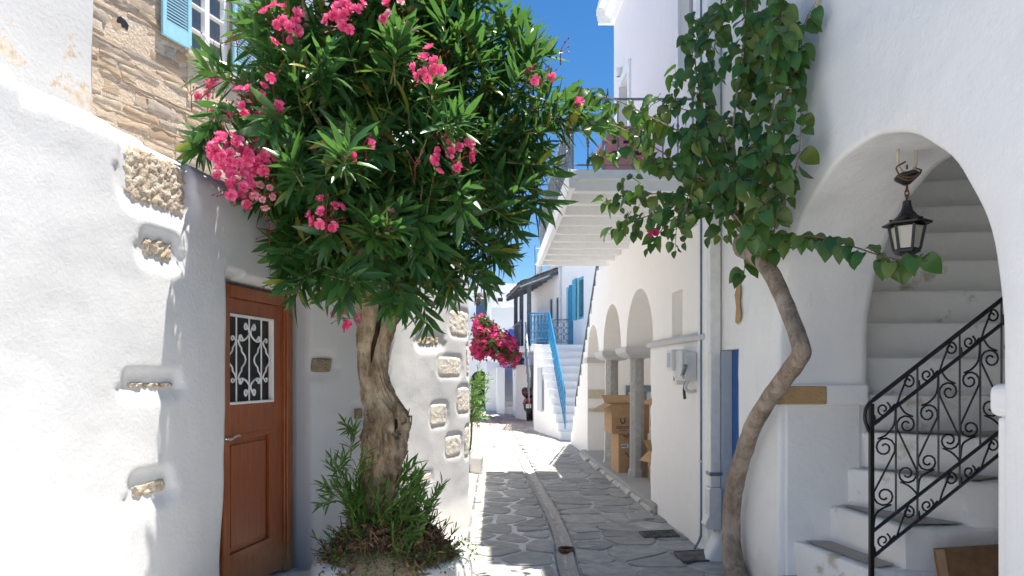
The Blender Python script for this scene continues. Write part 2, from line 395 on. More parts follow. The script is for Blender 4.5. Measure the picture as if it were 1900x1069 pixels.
for i, (x, y, side) in enumerate(sites):
    poly = [(x-1,y-1),(x+1,y-1),(x+1,y+1),(x-1,y+1)]
    for j, (a, b, s2) in enumerate(sites):
        if j == i or abs(b-y) > 1.6 or abs(a-x) > 1.6 or s2 != side: continue
        n = (a-x, b-y); poly = clip(poly, n, n[0]*(a+x)/2+n[1]*(b+y)/2)
        if len(poly) < 3: break
    def edge(tab, sgn, off):
        global poly
        for q in (-.5, 0, .5):
            yy = y+q; x0 = pl(tab, yy-.3)+off; x1 = pl(tab, yy+.3)+off
            n = (.6*sgn, -(x1-x0)*sgn); poly = clip(poly, n, n[0]*x0+n[1]*(yy-.3)) if len(poly) > 2 else poly
    if side == 0: edge(GUT, 1, -.085); edge(LEFT, -1, .03)
    else: edge(GUT, -1, .085); edge(RIGHT, 1, -.03)
    if len(poly) < 3: continue
    p = inset(poly, rng.uniform(.018, .036) if side == 0 else rng.uniform(.008, .02))
    if len(p) < 3: continue
    p = [(a+rng.uniform(-.015,.015), b+rng.uniform(-.015,.015)) for a, b in p]
    ar = abs(sum(a[0]*b[1]-b[0]*a[1] for a, b in zip(p, p[1:]+p[:1])))/2
    if ar < .012: continue
    stones.append((y, chaikin(p, .22)))
stones.sort(key=lambda q: q[0])
def paver(mb, p):
    cx = sum(a for a, b in p)/len(p); cy = sum(b for a, b in p)/len(p); h = rng.uniform(.010, .020); tx, ty = rng.uniform(-.012,.012), rng.uniform(-.012,.012)
    def ring(k, z, til=1): return [(cx+(a-cx)*k, cy+(b-cy)*k, z+til*(tx*(a-cx)+ty*(b-cy))) for a, b in p]
    n = len(p)
    mb.add(ring(1, -.02)+ring(1, h-.006)+ring(.955, h), [(i,(i+1)%n,n+(i+1)%n,n+i) for i in range(n)]+[(n+i,n+(i+1)%n,2*n+(i+1)%n,2*n+i) for i in range(n)]+[tuple(range(2*n,3*n))])
far = MB()
for i, (y, p) in enumerate(stones):
    if i < 295: mb = MB(); paver(mb, p); mb.build('paving_stone', M['paver'], street)
    else: paver(far, p)
if far.v: tag(far.build('distant_paving', M['paver'], street), kind='stuff')
# ------------------------------------------------------------------ left: the low whitewashed house
ctrl = [(-3.0,-1.5),(-2.66,.2),(-2.22,2.4),(-1.80,4.52),(-1.645,5.31),(-1.60,5.5),(-1.40,5.66),(-.98,5.92),(-.80,6.2),(-.60,6.62),(-.36,7.08),(-.36,7.30),(-.55,7.5),(-1.3,8.1),(-2.6,9.2)]
dense = spline([(a, b, 0) for a, b in ctrl], 60)
LW = []; L_s = [0]
for a, b in zip(dense, dense[1:]): L_s.append(L_s[-1]+(b-a).length)
def lw_at(s):
    lo, hi = 0, len(L_s)-1
    while hi-lo > 1:
        m = (lo+hi)//2
        if L_s[m] <= s: lo = m
        else: hi = m
    t = (s-L_s[lo])/(L_s[hi]-L_s[lo]); p = dense[lo].lerp(dense[hi], t); d = (dense[hi]-dense[lo]).normalized()
    return p, Vector((d.y, -d.x, 0)), d
S_corner = next(L_s[i] for i, p in enumerate(dense) if p.y > 7.15)
def s_of_u(u):
    best = None
    for i, p in enumerate(dense):
        if L_s[i] > S_corner+.05 or p.y < .5: continue
        e = abs(U0+p.x/p.y*F-u)
        if best is None or e < best[0]: best = (e, L_s[i])
    return best[1]
def zv(u, v):
    s = s_of_u(u); return s, EYE+(V0-v)*lw_at(s)[0].y/F
# stones set in the wall: u0,u1,v0,v1 at the photograph's scale, kind, lean
STN = [(228,360,283,392,'lstone',.33),(266,332,442,482,'lstone',.12),(236,330,708,721,'lstone',.0),(250,318,892,922,'lstone',-.03),
       (577,617,662,692,'bstone',0),(656,674,756,779,'bstone',0),(776,819,622,642,'lstone',.25),(809,858,660,700,'wstone',.1),
       (832,874,575,626,'wstone',.1),(797,832,747,792,'wstone',0),(846,872,716,768,'wstone',0),(826,858,806,848,'wstone',-.05),(774,804,878,900,'wstone',-.15),
       (787,800,946,966,'wstone',-.2),(866,880,640,700,'wstone',0),(862,878,790,850,'wstone',0)]
sr = []
for u0, u1, v0, v1, k, ln in STN:
    s0, s1 = s_of_u(u0), s_of_u(u1); y = lw_at((s0+s1)/2)[0].y
    za, zb = EYE+(V0-v1)*y/F, EYE+(V0-v0)*y/F
    lnz = ln*0
    sr.append((s0, s1, za, zb, k))
DA = Vector((-1.80,4.52,0)); DT = Vector((.196,.981,0)).normalized(); DN = Vector((DT.y,-DT.x,0))
S_A = min(range(len(dense)), key=lambda i: (dense[i]-DA).length); S_A = L_s[S_A]
DD = .12                                               # how far the door sits behind the wall's face
def door_a(u):                                          # along the door plane, where it shows at column u
    o = DA-DN*DD; k = (u-U0)/F
    return (k*o.y-o.x)/(DT.x-k*DT.y)
a_r = door_a(537); a_l = a_r-.95
def door_P(a, z, d=0): q = DA-DN*(DD-d)+DT*a; return Vector((q.x, q.y, z))
DOOR_T = 2.215
s_end = L_s[-1]; NS = []
s = .0
while s < s_end:
    NS.append(s); p = lw_at(s)[0]
    s += .05 if p.y < 1.6 else (.016 if s < S_corner+.4 else .06)
def ztop(s):
    p = lw_at(s)[0]
    return 2.93+.03*nz(s*.9, 3)+(.05 if p.y < 3 else 0)-.22*sm(6.0, 7.0, p.y)
def rrect(s, z, s0, s1, z0, z1):
    r = min(s1-s0, z1-z0)*.35; dx = abs(s-(s0+s1)/2)-(s1-s0)/2+r; dz = abs(z-(z0+z1)/2)-(z1-z0)/2+r
    return math.hypot(max(dx,0), max(dz,0))+min(max(dx,dz),0)-r
def disp(s, z):
    d = .020*nz(s*1.1, z*1.0, 2)+.008*nz(s*2.7, z*2.4, 8)+.0025*nz(s*7, z*7, 1)
    for s0, s1, za, zb, k in sr:
        if s < s0-.3 or s > s1+.3 or z < za-.3 or z > zb+.35: continue
        w5 = k == 'wstone'; up = .010 if w5 else (.014 if zb-za > .1 else .038)
        q = rrect(s, z, s0-.004, s1+.004, za+.004, zb+up)
        wd = (.02 if w5 else .05) if z > (za+zb)/2 else (.04 if w5 else .10)
        d -= (.010 if w5 else .028)*(1-sm(-.012, wd, q))
    al = S_A+a_l-.10+.06*(z/2.2); ar = S_A+a_r+.012
    e = max(al-s, s-ar); e2 = max(e, z-(DOOR_T+.012))
    if e2 < .12: d = lerp(-(DD+.13), d, sm(-.02, .075 if s < S_A+.2 else .05, e2))
    d += .03*sm(.35, 0, z)*(1-sm(-.1, .1, -e2) if e2 < .1 else 1)
    return d
rows = []
for s in NS:
    p, n, t = lw_at(s); zt = ztop(s); r = []; fr = .15
    zs = [-.05+i*.021 for i in range(int((zt-fr+.05)/.021)+1)]
    for z in zs: q = p+n*disp(s, z); r.append(Vector((q.x, q.y, z)))
    base = disp(s, zt-fr)
    nb = 150-len(zs) if False else 10
    zt2 = zs[-1]+fr
    for k in range(1, nb+1):
        a = R(90)*k/nb; q = p+n*(base-fr+fr*math.cos(a)); r.append(Vector((q.x, q.y, zs[-1]+fr*math.sin(a))))
    for k in range(1, 14):
        dd = .05*k+.012*k*k; q = p+n*(base-fr-dd); r.append(Vector((q.x, q.y, zt2+.015*nz(s, dd*3)-.0*k)))
    rows.append(r)
mlen = max(len(r) for r in rows)
for r in rows:                                          # equal row lengths: repeat the last roof vertex
    while len(r) < mlen: r.append(r[-1]+Vector((-.02, 0, 0)))
low = thing('whitewashed_house', (-2.4, 4.5, 0), 'low whitewashed house with bulging rounded walls, rough stones showing and a brown door', 'house')
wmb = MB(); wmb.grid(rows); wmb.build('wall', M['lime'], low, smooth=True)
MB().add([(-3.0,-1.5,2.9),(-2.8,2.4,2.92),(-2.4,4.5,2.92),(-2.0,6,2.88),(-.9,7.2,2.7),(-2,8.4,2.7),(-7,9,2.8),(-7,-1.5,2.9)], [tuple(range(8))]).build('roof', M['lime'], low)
def rough_stone(mb, s0, s1, za, zb, seed, amp=.022, base=-.028):
    nx = max(6, int((s1-s0)/.014)); nzz = max(5, int((zb-za)/.014)); rows = []
    nx, nzz = min(nx, 34), min(nzz, 26)
    for i in range(nx+1):
        row = []
        for j in range(nzz+1):
            a, b = i/nx*2-1, j/nzz*2-1
            e = max(abs(a), abs(b)); s = (s0+s1)/2+a*(s1-s0)/2; z = (za+zb)/2+b*(zb-za)/2
            k = 1-.10*min(abs(a), abs(b))**3; s = (s0+s1)/2+(s-(s0+s1)/2)*k; z = (za+zb)/2+(z-(za+zb)/2)*k
            s += .012*nz(z*9, seed, 4)*e; z += .012*nz(s*9, seed, 9)*e
            p, n, t = lw_at(s)
            w0 = .020*nz(s*1.1, z*1.0, 2)+.008*nz(s*2.7, z*2.4, 8); dep = w0-.062 if e > .999 else w0+base+amp*(nz(s*34, z*34, seed)+.6*nz(s*70, z*70, seed+3))*.8-.018*sm(.75, 1, e)
            q = p+n*dep; row.append(Vector((q.x, q.y, z)))
        rows.append(row)
    mb.grid(rows)
for i, (s0, s1, za, zb, k) in enumerate(sr):
    mb = MB(); rough_stone(mb, s0, s1, za, zb, i*3.7, .019 if k == 'lstone' else .007, -.020 if k == 'lstone' else .0); mb.build('exposed_stone', M[k], low, smooth=True)
# the door
def dbox(mb, a0, a1, z0, z1, d0, d1):
    vs = [door_P(a, z, d) for z in (z0, z1) for a, d in ((a0,d0),(a1,d0),(a1,d1),(a0,d1))]
    mb.add(vs, [(0,3,2,1),(4,5,6,7),(0,1,5,4),(1,2,6,5),(2,3,7,6),(3,0,4,7)])
fw = .085; lf0, lf1 = a_l+fw, a_r-fw
mb = MB(); dbox(mb, a_l, lf0-.004, .02, DOOR_T, -.02, .03); dbox(mb, lf1+.004, a_r, .02, DOOR_T, -.02, .03); dbox(mb, lf0-.002, lf1+.002, DOOR_T-fw, DOOR_T-.001, -.02, .028)
for k in (0, 1): dbox(mb, (lf0-.003, lf1-.012)[k], (lf0+.012, lf1+.003)[k], .02, DOOR_T-fw, -.02, .012)
GA0, GA1 = door_a(421), door_a(505)
GZ0, GZ1 = 1.395, 2.005
leaf_t = DOOR_T-fw-.004
lmb = MB(); st_w = .0
dbox(lmb, lf0, GA0, .05, leaf_t, -.05, -.006); dbox(lmb, GA1, lf1, .05, leaf_t, -.05, -.006)
dbox(lmb, GA0, GA1, GZ1, leaf_t, -.05, -.0062); dbox(lmb, GA0, GA1, 1.17, GZ0, -.05, -.0062); dbox(lmb, GA0, GA1, .05, .3, -.05, -.0062)
dbox(lmb, GA0, GA1, .3, 1.17, -.05, -.03)
door = lmb.build('door', M['brown'], low, bevel=.004)
mb.build('door_frame', M['brown'], door, bevel=.006)
pm = MB(); pa0, pa1 = GA0+.02, GA1-.02
for q in ((pa0-.02, pa0+.012, .3, 1.17), (pa1-.012, pa1+.02, .3, 1.17)): dbox(pm, *q, -.03, -.001)
for q in ((pa0+.012, pa1-.012, .3, .335), (pa0+.012, pa1-.012, 1.135, 1.17)): dbox(pm, *q, -.03, -.0013)
dbox(pm, pa0+.05, pa1-.05, .375, 1.095, -.03, -.016)
pm.build('door_panel', M['brown'], door, bevel=.004)
dg = MB(); dbox(dg, GA0-.002, GA1+.002, GZ0-.002, GZ1+.002, -.045, -.04); dg.build('door_glass', M['glass_dark'], door)
gf = MB(); b = .014
dbox(gf, GA0-b, GA1+b, GZ1-.004, GZ1+b, -.03, .008); dbox(gf, GA0-b, GA1+b, GZ0-b, GZ0+.004, -.03, .008)
dbox(gf, GA0-b, GA0+.004, GZ0+.004, GZ1-.004, -.03, .0078); dbox(gf, GA1-.004, GA1+b, GZ0+.004, GZ1-.004, -.03, .0078)
gf.build('grille_frame', M['white'], door, bevel=.003)
gc, gw, gh = (GA0+GA1)/2, (GA1-GA0)/2, (GZ1-GZ0)
def gp(x, y, d=-.008): return door_P(gc+x*gw, GZ0+y*gh, d)
bars = MB()
for x in (-.55, 0, .55): bars.tube([gp(x, 0, -.014), gp(x, 1, -.014)], .0058, 6)
bars.build('grille_bar', M['white'], door)
def spiral(c, r0, r1, a0, turns, n=16):
    return [(c[0]+lerp(r0,r1,i/n)*math.cos(a0+turns*2*math.pi*i/n), c[1]+lerp(r0,r1,i/n)*math.sin(a0+turns*2*math.pi*i/n)) for i in range(n+1)]
asp = gh/gw                                              # grille drawn with x in half-widths, y in height units
def curl(pts2, thick=.007):
    m = MB(); m.tube(spline([gp(x, y) for x, y in pts2], 5), thick, 6); return m
def cc(cx, cy, r, a0, turns, sx=1):                      # spiral in real proportion
    return [(cx+sx*x/gw, cy+y/gh) for x, y in spiral((0, 0), r, r*.38, a0, turns, 9)]
for sx in (-1, 1):
    for fy in (0, 1):
        Y = (lambda y: y) if fy == 0 else (lambda y: 1-y)
        def rev(l): return l[::-1]
        # heart curl rising from the centre bar, and its lower hook
        c1 = cc(.17*sx, .115 if fy == 0 else .885, .024, R(-90 if fy == 0 else 90), .8*(1 if fy == 0 else -1), sx)
        path = rev(c1)+[(.0+.03*sx, Y(.17)), (.12*sx, Y(.235)), (.30*sx, Y(.275))]
        c2 = cc(.40*sx, Y(.238), .022, R(90 if fy == 0 else -90), -.8*(1 if fy == 0 else -1), sx)
        curl(path+c2).build('grille_scroll', M['white'], door, smooth=True)
    # wavy lozenge round each side bar with curled ends
    for q in (-1, 1):
        cx = .55*sx
        pts = [(cx+.05*q,.28),(cx+.10*q,.33),(cx+.18*q,.365),(cx+.20*q,.405),(cx+.32*q,.455),(cx+.36*q,.5),(cx+.32*q,.545),(cx+.20*q,.595),(cx+.18*q,.635),(cx+.10*q,.67),(cx+.05*q,.72)]
        lo = cc(cx+.19*q, .262, .021, R(-180), -.85, q)[::-1]; hi = cc(cx+.19*q, .738, .021, R(180), .85, q)
        lo = cc(cx+.19*q, .262, .021, R(180), .85, q)[::-1]; hi = cc(cx+.19*q, .738, .021, R(180), -.85, q)
        curl(lo+pts+hi, .0062).build('grille_scroll', M['white'], door, smooth=True)
h = MB(); ha, hz = door_a(408)+.012, 1.155
h.tube([door_P(ha, hz, -.006), door_P(ha, hz, .05)], .010, 8); h.lathe(door_P(ha, hz, -.006), [(.0,-.0),(.02,-.0),(.02,.004)], 10)
h.tube(spline([door_P(ha, hz, .05), door_P(ha+.03, hz-.006, .056), door_P(ha+.07, hz+.008, .058), door_P(ha+.12, hz+.014, .055), door_P(ha+.155, hz+.006, .05)], 5), interp([.011,.009,.010,.009,.006], 21), 8)
h.build('handle', M['silver'], door, smooth=True)
k = MB(); k.tube([door_P(ha+.005, hz-.13, -.006), door_P(ha+.005, hz-.13, .004)], .011, 10); k.build('keyhole', M['rust'], door)

# ------------------------------------------------------------------ left: upper houses behind it
up = thing('white_upper_house', (-3.1, 5.2, 2.85), 'plain white upper house with flaking plaster at its foot, behind the low wall', 'house')
def m_flake():
    m = NM('flaking_plaster'); m.set(.92, 0, .2)
    z = m.sep(2); k = m.t.nodes.new('ShaderNodeMath'); k.operation = 'MULTIPLY_ADD'; k.inputs[1].default_value = -.16; k.inputs[2].default_value = .22; m.L(z, k.inputs[0])
    a = m.t.nodes.new('ShaderNodeMath'); a.operation = 'ADD'; m.L(m.noise(4.2, 9, .72), a.inputs[0]); m.L(k.outputs[0], a.inputs[1])
    f = m.ramp(a.outputs[0], [(.60, 0), (.62, 1)])
    m.col(m.mix(f, m.mix(m.ramp(m.noise(2, 6), [(.3, 0), (.7, 1)]), (.54, .53, .515), (.60, .595, .59)), m.mix(m.ramp(m.noise(20, 6), [(.4, 0), (.6, 1)]), (.50, .40, .30), (.64, .57, .48))))
    m.bump(f, -.8, .012); m.bump(m.noise(30, 7), .5, .008); return m.m
M['flake'] = m_flake()
u = MB()
ux, uy = -3.13, 5.23
for r0 in (0,):
    rows = []
    for i in range(40):
        t = i/39; y = lerp(-1, uy, t); x = ux+(y-uy)*.30
        rows.append([(x+.012*nz(y*2, z*2), y, z) for z in [2.6+.1*k for k in range(32)]])
    u.grid(rows)
    rows = [[(lerp(ux+.0, ux-3, i/8), uy+.0+.9*i/8, 2.6+.1*k) for k in range(32)] for i in range(9)]
    u.grid(rows)
u.add([(ux,uy,5.7),(ux-1.9,-1,5.7),(-8,-1,5.7),(-8,6.5,5.7)], [(0,1,2,3)])
u.build('wall', M['flake'], up, smooth=True, sharp=30)
sh = thing('stone_house', (-3.6, 7.0, 2.8), 'rubble stone house with a pale blue shuttered window above the low white wall', 'house')
SO = Vector((-3.89, 6.5, 0)); ST = Vector((.39, 1, 0)).normalized(); SN = Vector((ST.y, -ST.x, 0))
def sP(a, z, d=0): q = SO+ST*a+SN*d; return Vector((q.x, q.y, z))
def s_a(u): k = (u-U0)/F; return (k*SO.y-SO.x)/(ST.x-k*ST.y)
def s_z(u, v): a = s_a(u); return EYE+(V0-v)*(SO+ST*a).y/F
def sbox(mb, a0, a1, z0, z1, d0, d1):
    vs = [sP(a, z, d) for z in (z0, z1) for a, d in ((a0,d0),(a1,d0),(a1,d1),(a0,d1))]
    return mb.add(vs, [(0,3,2,1),(4,5,6,7),(0,1,5,4),(1,2,6,5),(2,3,7,6),(3,0,4,7)])
wa0 = s_a(349); wa1 = wa0+.62; wz0 = s_z(352, 97); wz1 = wz0+1.15
hole = [(wa0, wz0), (wa1, wz0), (wa1, wz1), (wa0, wz1)]
wm = MB(); wm.panel([(-3, 2.3), (6, 2.3), (6, 6.6), (-3, 6.6)], [hole], lambda a, z, d: sP(a, z, d), 0, -.35)
wall2 = wm.build('wall', M['pointing'], sh)
rng = random.Random(5)
z = 2.55; n_st = 0; ends = []
while z < 5.6:
    hgt = rng.choice((.035,.045,.055,.07,.085,.11,.14)); a = -.45+rng.uniform(0, .2)
    while a < 2.6:
        ln = rng.uniform(.14, .46)*(1.25 if hgt < .08 else 1)
        a1 = a+ln; zc = z+hgt/2; ac = (a+a1)/2
        yv = sP(ac, zc).y; vv = V0-F*(zc-EYE)/yv
        inwin = wa0-.05 < ac+ln/2 and ac-ln/2 < wa1+.05 and wz0-.1 < zc < wz1+.1
        hol = abs(ac-s_a(228)) < .09 and abs(zc-s_z(228, 42)) < .07
        if not inwin and not hol and -40 < vv < 400 and n_st < 295 and U0+sP(ac, zc).x/yv*F < 440 and rng.random() > .2:
            g_ = .008; k = 8; pts = []
            for (pa, pz) in ((a+g_,z+g_),(ac,z+g_*rng.uniform(.3,1.4)),(a1-g_,z+g_),(a1-g_*.7,zc),(a1-g_,z+hgt-g_),(ac,z+hgt-g_*rng.uniform(.3,1.5)),(a+g_,z+hgt-g_),(a+g_*.7,zc)):
                pts.append((pa+rng.uniform(-.024,.024), pz+rng.uniform(-.014,.014)))
            d = rng.uniform(.001, .013); cz_ = [rng.uniform(-.006,.006) for _ in pts]
            mb = MB(); n = len(pts)
            ring = lambda kk, dd: [sP(ac+(pa-ac)*kk, zc+(pz-zc)*kk, dd+(cz_[i] if kk < 1 else 0)) for i, (pa, pz) in enumerate(pts)]
            mb.add(ring(1, -.03)+ring(.99, d*.55)+ring(.86, d)+[sP(ac, zc, d*rng.uniform(.8,1.25))],
                   [(i,(i+1)%n,n+(i+1)%n,n+i) for i in range(n)]+[(n+i,n+(i+1)%n,2*n+(i+1)%n,2*n+i) for i in range(n)]+[(2*n+i,2*n+(i+1)%n,3*n) for i in range(n)])
            mb.build('stone', M['rubble'], sh, smooth=True, sharp=40); n_st += 1
        a = a1
    z += hgt
hm = MB(); ha0, hz0 = s_a(228), s_z(228,42); hp = [(-.075,-.02),(-.04,-.055),(.02,-.045),(.05,-.06),(.065,.0),(.03,.035),(-.03,.05),(-.06,.03)]; hm.loft([[sP(ha0+x, hz0+z, -.02) for x, z in hp], [sP(ha0+x, hz0+z, .003) for x, z in hp]]); hm.build('missing_stone_hole', M['dark'], sh)
# window: white frame, panes, sill, pale blue louvred shutters
wf = MB()
for q in ((wa0, wa0+.05, wz0, wz1), (wa1-.05, wa1, wz0, wz1), ((wa0+wa1)/2-.035, (wa0+wa1)/2+.035, wz0, wz1)): sbox(wf, *q, -.14, -.03)
for zz in (wz0+.0, wz0+.30, wz0+.58, wz0+.86, wz1-.05): sbox(wf, wa0+.05, wa1-.05, zz, zz+(.05 if zz in (wz0, wz1-.05) else .022), -.13, -.035)
win = wf.build('window', M['white'], sh, bevel=.004)
for i in range(2):
    for j in range(4):
        pm = MB(); sbox(pm, wa0+.05+i*.29, wa0+.28+i*.29, wz0+.03+.28*j, wz0+.30+.28*j, -.10, -.095); pm.build('pane', M['glass'], win)
sl = MB(); sbox(sl, wa0-.06, wa1+.08, wz0-.07, wz0-.001, -.1, .07); sl.build('window_sill', M['lstone'], sh, bevel=.008)
ap = MB(); sbox(ap, wa0-.02, wa1+.02, wz0-.55, wz0-.073, -.1, .016); ap.build('apron_plaster', M['pointing'], sh)
for a0, a1 in ((wa0-.40, wa0-.015), (wa1+.015, wa1+.40)):
    f = MB(); b = .05; z0, z1 = wz0-.0, wz1
    sbox(f, a0, a0+b, z0, z1, .035, .07); sbox(f, a1-b, a1, z0, z1, .035, .07)
    for c, d in ((z0, z0+.16), (z1-.08, z1), (z0+.60, z0+.66)): sbox(f, a0+b, a1-b, c, d, .036, .069)
    s_ = f.build('shutter', M['skyblue'], sh, bevel=.003)
    zz = z0+.165
    while zz < z1-.1:
        if not z0+.575 < zz < z0+.66:
            m = MB(); m.add([sP(a0+b, zz, .064), sP(a1-b, zz, .064), sP(a1-b, zz+.028, .042), sP(a0+b, zz+.028, .042), sP(a0+b, zz+.006, .066), sP(a1-b, zz+.006, .066), sP(a1-b, zz+.034, .044), sP(a0+b, zz+.034, .044)],
                            [(0,3,2,1),(4,5,6,7),(0,1,5,4),(1,2,6,5),(2,3,7,6),(3,0,4,7)]); m.build('slat', M['skyblue'], s_)
        zz += .033

# ------------------------------------------------------------------ right: arched stair house
XR = 1.9
ah = thing('arched_stair_house', (2.2, 3.6, 0), 'white house with a wide round arch over a winding plaster stair', 'house')
CY, CZ, AR = 3.634, 1.78, 1.04
ol = [(CY-AR, -.1+i*(CZ+.1)/20, -1) for i in range(20)]
for i in range(61):
    a = R(180-180*i/60); ol.append((CY+AR*math.cos(a), CZ+AR*math.sin(a), a))
ol += [(CY+AR, CZ-(i+1)*(CZ+.1)/20, -2) for i in range(20)]
Y0_, Y1_, ZT = .6, 5.44, 6.5
rows = []
for (y, z, a) in ol:
    if a == -1: o = (Y0_, z); n = (-1, 0)
    elif a == -2: o = (Y1_, z); n = (1, 0)
    else:
        dx, dz = math.cos(a), math.sin(a); n = (dx, dz); k = 1e9
        if dx > 1e-6: k = min(k, (Y1_-CY)/dx)
        if dx < -1e-6: k = min(k, (Y0_-CY)/dx)
        if dz > 1e-6: k = min(k, (ZT-CZ)/dz)
        o = (CY+dx*k, CZ+dz*k)
    fr = .028+.008*nz(y*3, z*3); wob = .008*nz(y*4, z*4, 5); row = []
    y2, z2 = y+n[0]*wob, z+n[1]*wob
    f0 = (y2+n[0]*fr, z2+n[1]*fr)
    for i in range(46):
        t = (i/46); yy, zz = lerp(o[0], f0[0], t), lerp(o[1], f0[1], t)
        band = .012*sm(.62, .60, math.hypot(yy-CY, zz-CZ)-AR+.12*nz(yy*1.5, zz*1.5)) if zz > CZ else .0
        row.append((XR-.014*nz(yy*1.6, zz*1.6, 4)-.004*nz(yy*6, zz*6, 2)-band, yy, zz))
    for i in range(5):
        b = R(90*i/4); row.append((XR-.0+fr*(1-math.cos(b)) if i else XR-.005*nz(y*1.6,z*1.6,4), y2+n[0]*fr*(1-math.sin(b)), z2+n[1]*fr*(1-math.sin(b))))
    for i in range(1, 15):
        x = XR+fr+(.60-fr)*i/14; d = .014*nz(x*3, y*3, z*3)+.006*nz(x*8, y*8, z*8)
        row.append((x, y2+n[0]*d, z2+n[1]*d))
    row.append((XR+.62, y2+n[0]*.03, z2+n[1]*.03)); row.append((XR+.62, y2+n[0]*.8, z2+n[1]*.8))
    rows.append(row)
am = MB(); am.grid(rows); am.build('wall', M['arch'], ah, smooth=True)
# impost ledges and jamb blocks
m = MB(); m.box((XR-.03, CY+AR-.045, 1.385), (XR+.60, CY+AR+.10, 1.525)); m.build('impost', M['arch'], ah, bevel=.015)
m = MB(); m.box((XR-.035, CY+AR-.052, 1.39), (XR+.31, CY+AR+.09, 1.515)); m.build('impost_stone', M['ochre'], ah, bevel=.008)
m = MB(); m.box((XR+.032, CY-AR-.08, 1.43), (XR+.55, CY-AR+.123, 1.56)); m.build('impost', M['arch'], ah, bevel=.035, seg=4)
m = MB(); m.box((XR+.03, CY-AR-.06, -.1), (XR+.55, CY-AR+.063, 1.432)); m.build('jamb', M['arch'], ah, bevel=.015)
m = MB(); m.box((XR+.05, CY+AR-.012, -.1), (XR+.56, CY+AR+.2, 1.387)); m.build('jamb', M['bluegrey'] if False else M['lime2'], ah, bevel=.01)
# rooms behind the arch
m = MB(); m.box((4.62, 1.2, -.1), (4.85, 9, 6.4)); m.box((2.5, 1.0, -.1), (4.85, 1.2, 6.4)); m.box((2.56, 1.0, 5.2), (4.85, 9, 5.4)); m.box((2.5, 4.9, -.1), (2.56, 9, 6.4)); m.box((2.5, 9, -.1), (4.85, 9.2, 6.4))
m.box((1.93, -2, 6.3), (4.85, 1.0, 6.4)); m.build('inner_wall', M['arch'], ah)
m = MB(); m.add([(XR-.03,.6,ZT),(5.5,.6,ZT),(5.5,5.95,ZT),(XR-.03,5.95,ZT)], [(0,1,2,3)]); m.build('roof', M['lime'], ah)
m = MB(); m.add([(XR+.0,1.2,.02),(4.62,1.2,.02),(4.62,4.6,.02),(XR+.0,4.6,.02)], [(0,1,2,3)]); m.build('stair_lobby_floor', M['tread'], ah)
# winding steps: left corner (on the jamb) and near end of each nosing
NO = [((1.86,4.66),(2.02,3.93),.22),((2.01,4.66),(2.16,3.955),.455),((2.25,4.66),(2.36,3.98),.70),((2.37,4.66),(2.78,4.00),.955),((2.48,4.66),(3.12,4.15),1.20)]
def step_mesh(poly, z0, z1, seed):
    """solid step with a worn tread: riser and tread subdivided and uneven"""
    mb = MB(); pts = []
    n = len(poly)
    for i in range(n):
        a, b = poly[i], poly[(i+1) % n]; k = max(1, min(10, int(math.hypot(b[0]-a[0], b[1]-a[1])/.09)))
        pts += [(lerp(a[0],b[0],j/k), lerp(a[1],b[1],j/k)) for j in range(k)]
    cx = sum(p[0] for p in pts)/len(pts); cy = sum(p[1] for p in pts)/len(pts); rings = []
    for z, ins in ((z0,0),(lerp(z0,z1,.35),.004),(lerp(z0,z1,.7),.002),(z1-.03,-.006),(z1-.012,-.004),(z1-.002,.010),(z1,.03)):
        r = []
        for (x, y) in pts:
            l = math.hypot(x-cx, y-cy) or 1; k = (l-ins)/l; w_ = .010*nz(x*6+seed, y*6, z*7)
            r.append((cx+(x-cx)*k+w_*(x-cx)/l, cy+(y-cy)*k+w_*(y-cy)/l, z+.006*nz(x*5, y*5, seed)*(z > z0)))
        rings.append(r)
    return mb.loft(rings)
for i, (a, b, z) in enumerate(NO):
    e = .004*i; right = 4.60-e
    nx = NO[i+1] if i+1 < len(NO) else None
    if i < 3: poly = [a, b, (b[0]+.14, b[1]-.005-e), (2.82+.1*i, 3.985-e+.015*i), (2.9+.1*i, 4.6-e), (2.55+e, 4.70+e)]
    elif i == 3: poly = [a, b, (right, 4.005), (right, 4.9), (2.58, 4.9)]
    else: poly = [a, b, (right, 4.16), (right, 5.0), (2.585, 5.0)]
    s_ = step_mesh(poly, max(-.05, z-.30) if i > 2 else -.05, z, i*5.1).build('step', M['stairw'], ah, smooth=True, sharp=60)
m = MB(); m.box((2.40, 4.03, -.05), (4.605, 4.6, .66)); m.box((2.82, 4.035, .6), (4.605, 4.6, .90)); m.build('stair_side_wall', M['stairw'], ah, bevel=.03, seg=3)
for i in range(12):
    z = 1.45+.262*i; y = 4.62+.06*(i == 0)+.222*i
    poly = [(2.54, y+.0), (4.60-.003*i, y-.06-.045*i), (4.60-.003*i, y+.6), (2.54, y+.6)]
    step_mesh(poly, z-.30, z, 40+i*3.3).build('step', M['stairw'], ah, smooth=True, sharp=60)
def tread_sheet(poly, z): return MB().add([(x, y, z) for x, y in poly], [tuple(range(len(poly)))])
for i in range(5):
    a, b, z = NO[i]; n2 = NO[i+1] if i < 4 else ((2.56,4.72),(4.5,4.72),0)
    poly = [(a[0]+.05, a[1]-.03), (b[0]+.05, b[1]+.04), (n2[1][0]-.02, max(n2[1][1], 4.0)+.05), (n2[0][0]-.01, n2[0][1]-.03)]
    def bl_(q, t):
        x = lerp(lerp(poly[0][0],poly[1][0],t), lerp(poly[3][0],poly[2][0],t), q); y = lerp(lerp(poly[0][1],poly[1][1],t), lerp(poly[3][1],poly[2][1],t), q)
        return (x, y, z+.011+.006*nz(x*5, y*5, i*5.1))
    tm = MB(); tm.grid([[bl_(q/8, t/12) for q in range(9)] for t in range(13)])
    tm.build('worn_tread', M['tread'], ah, smooth=True)
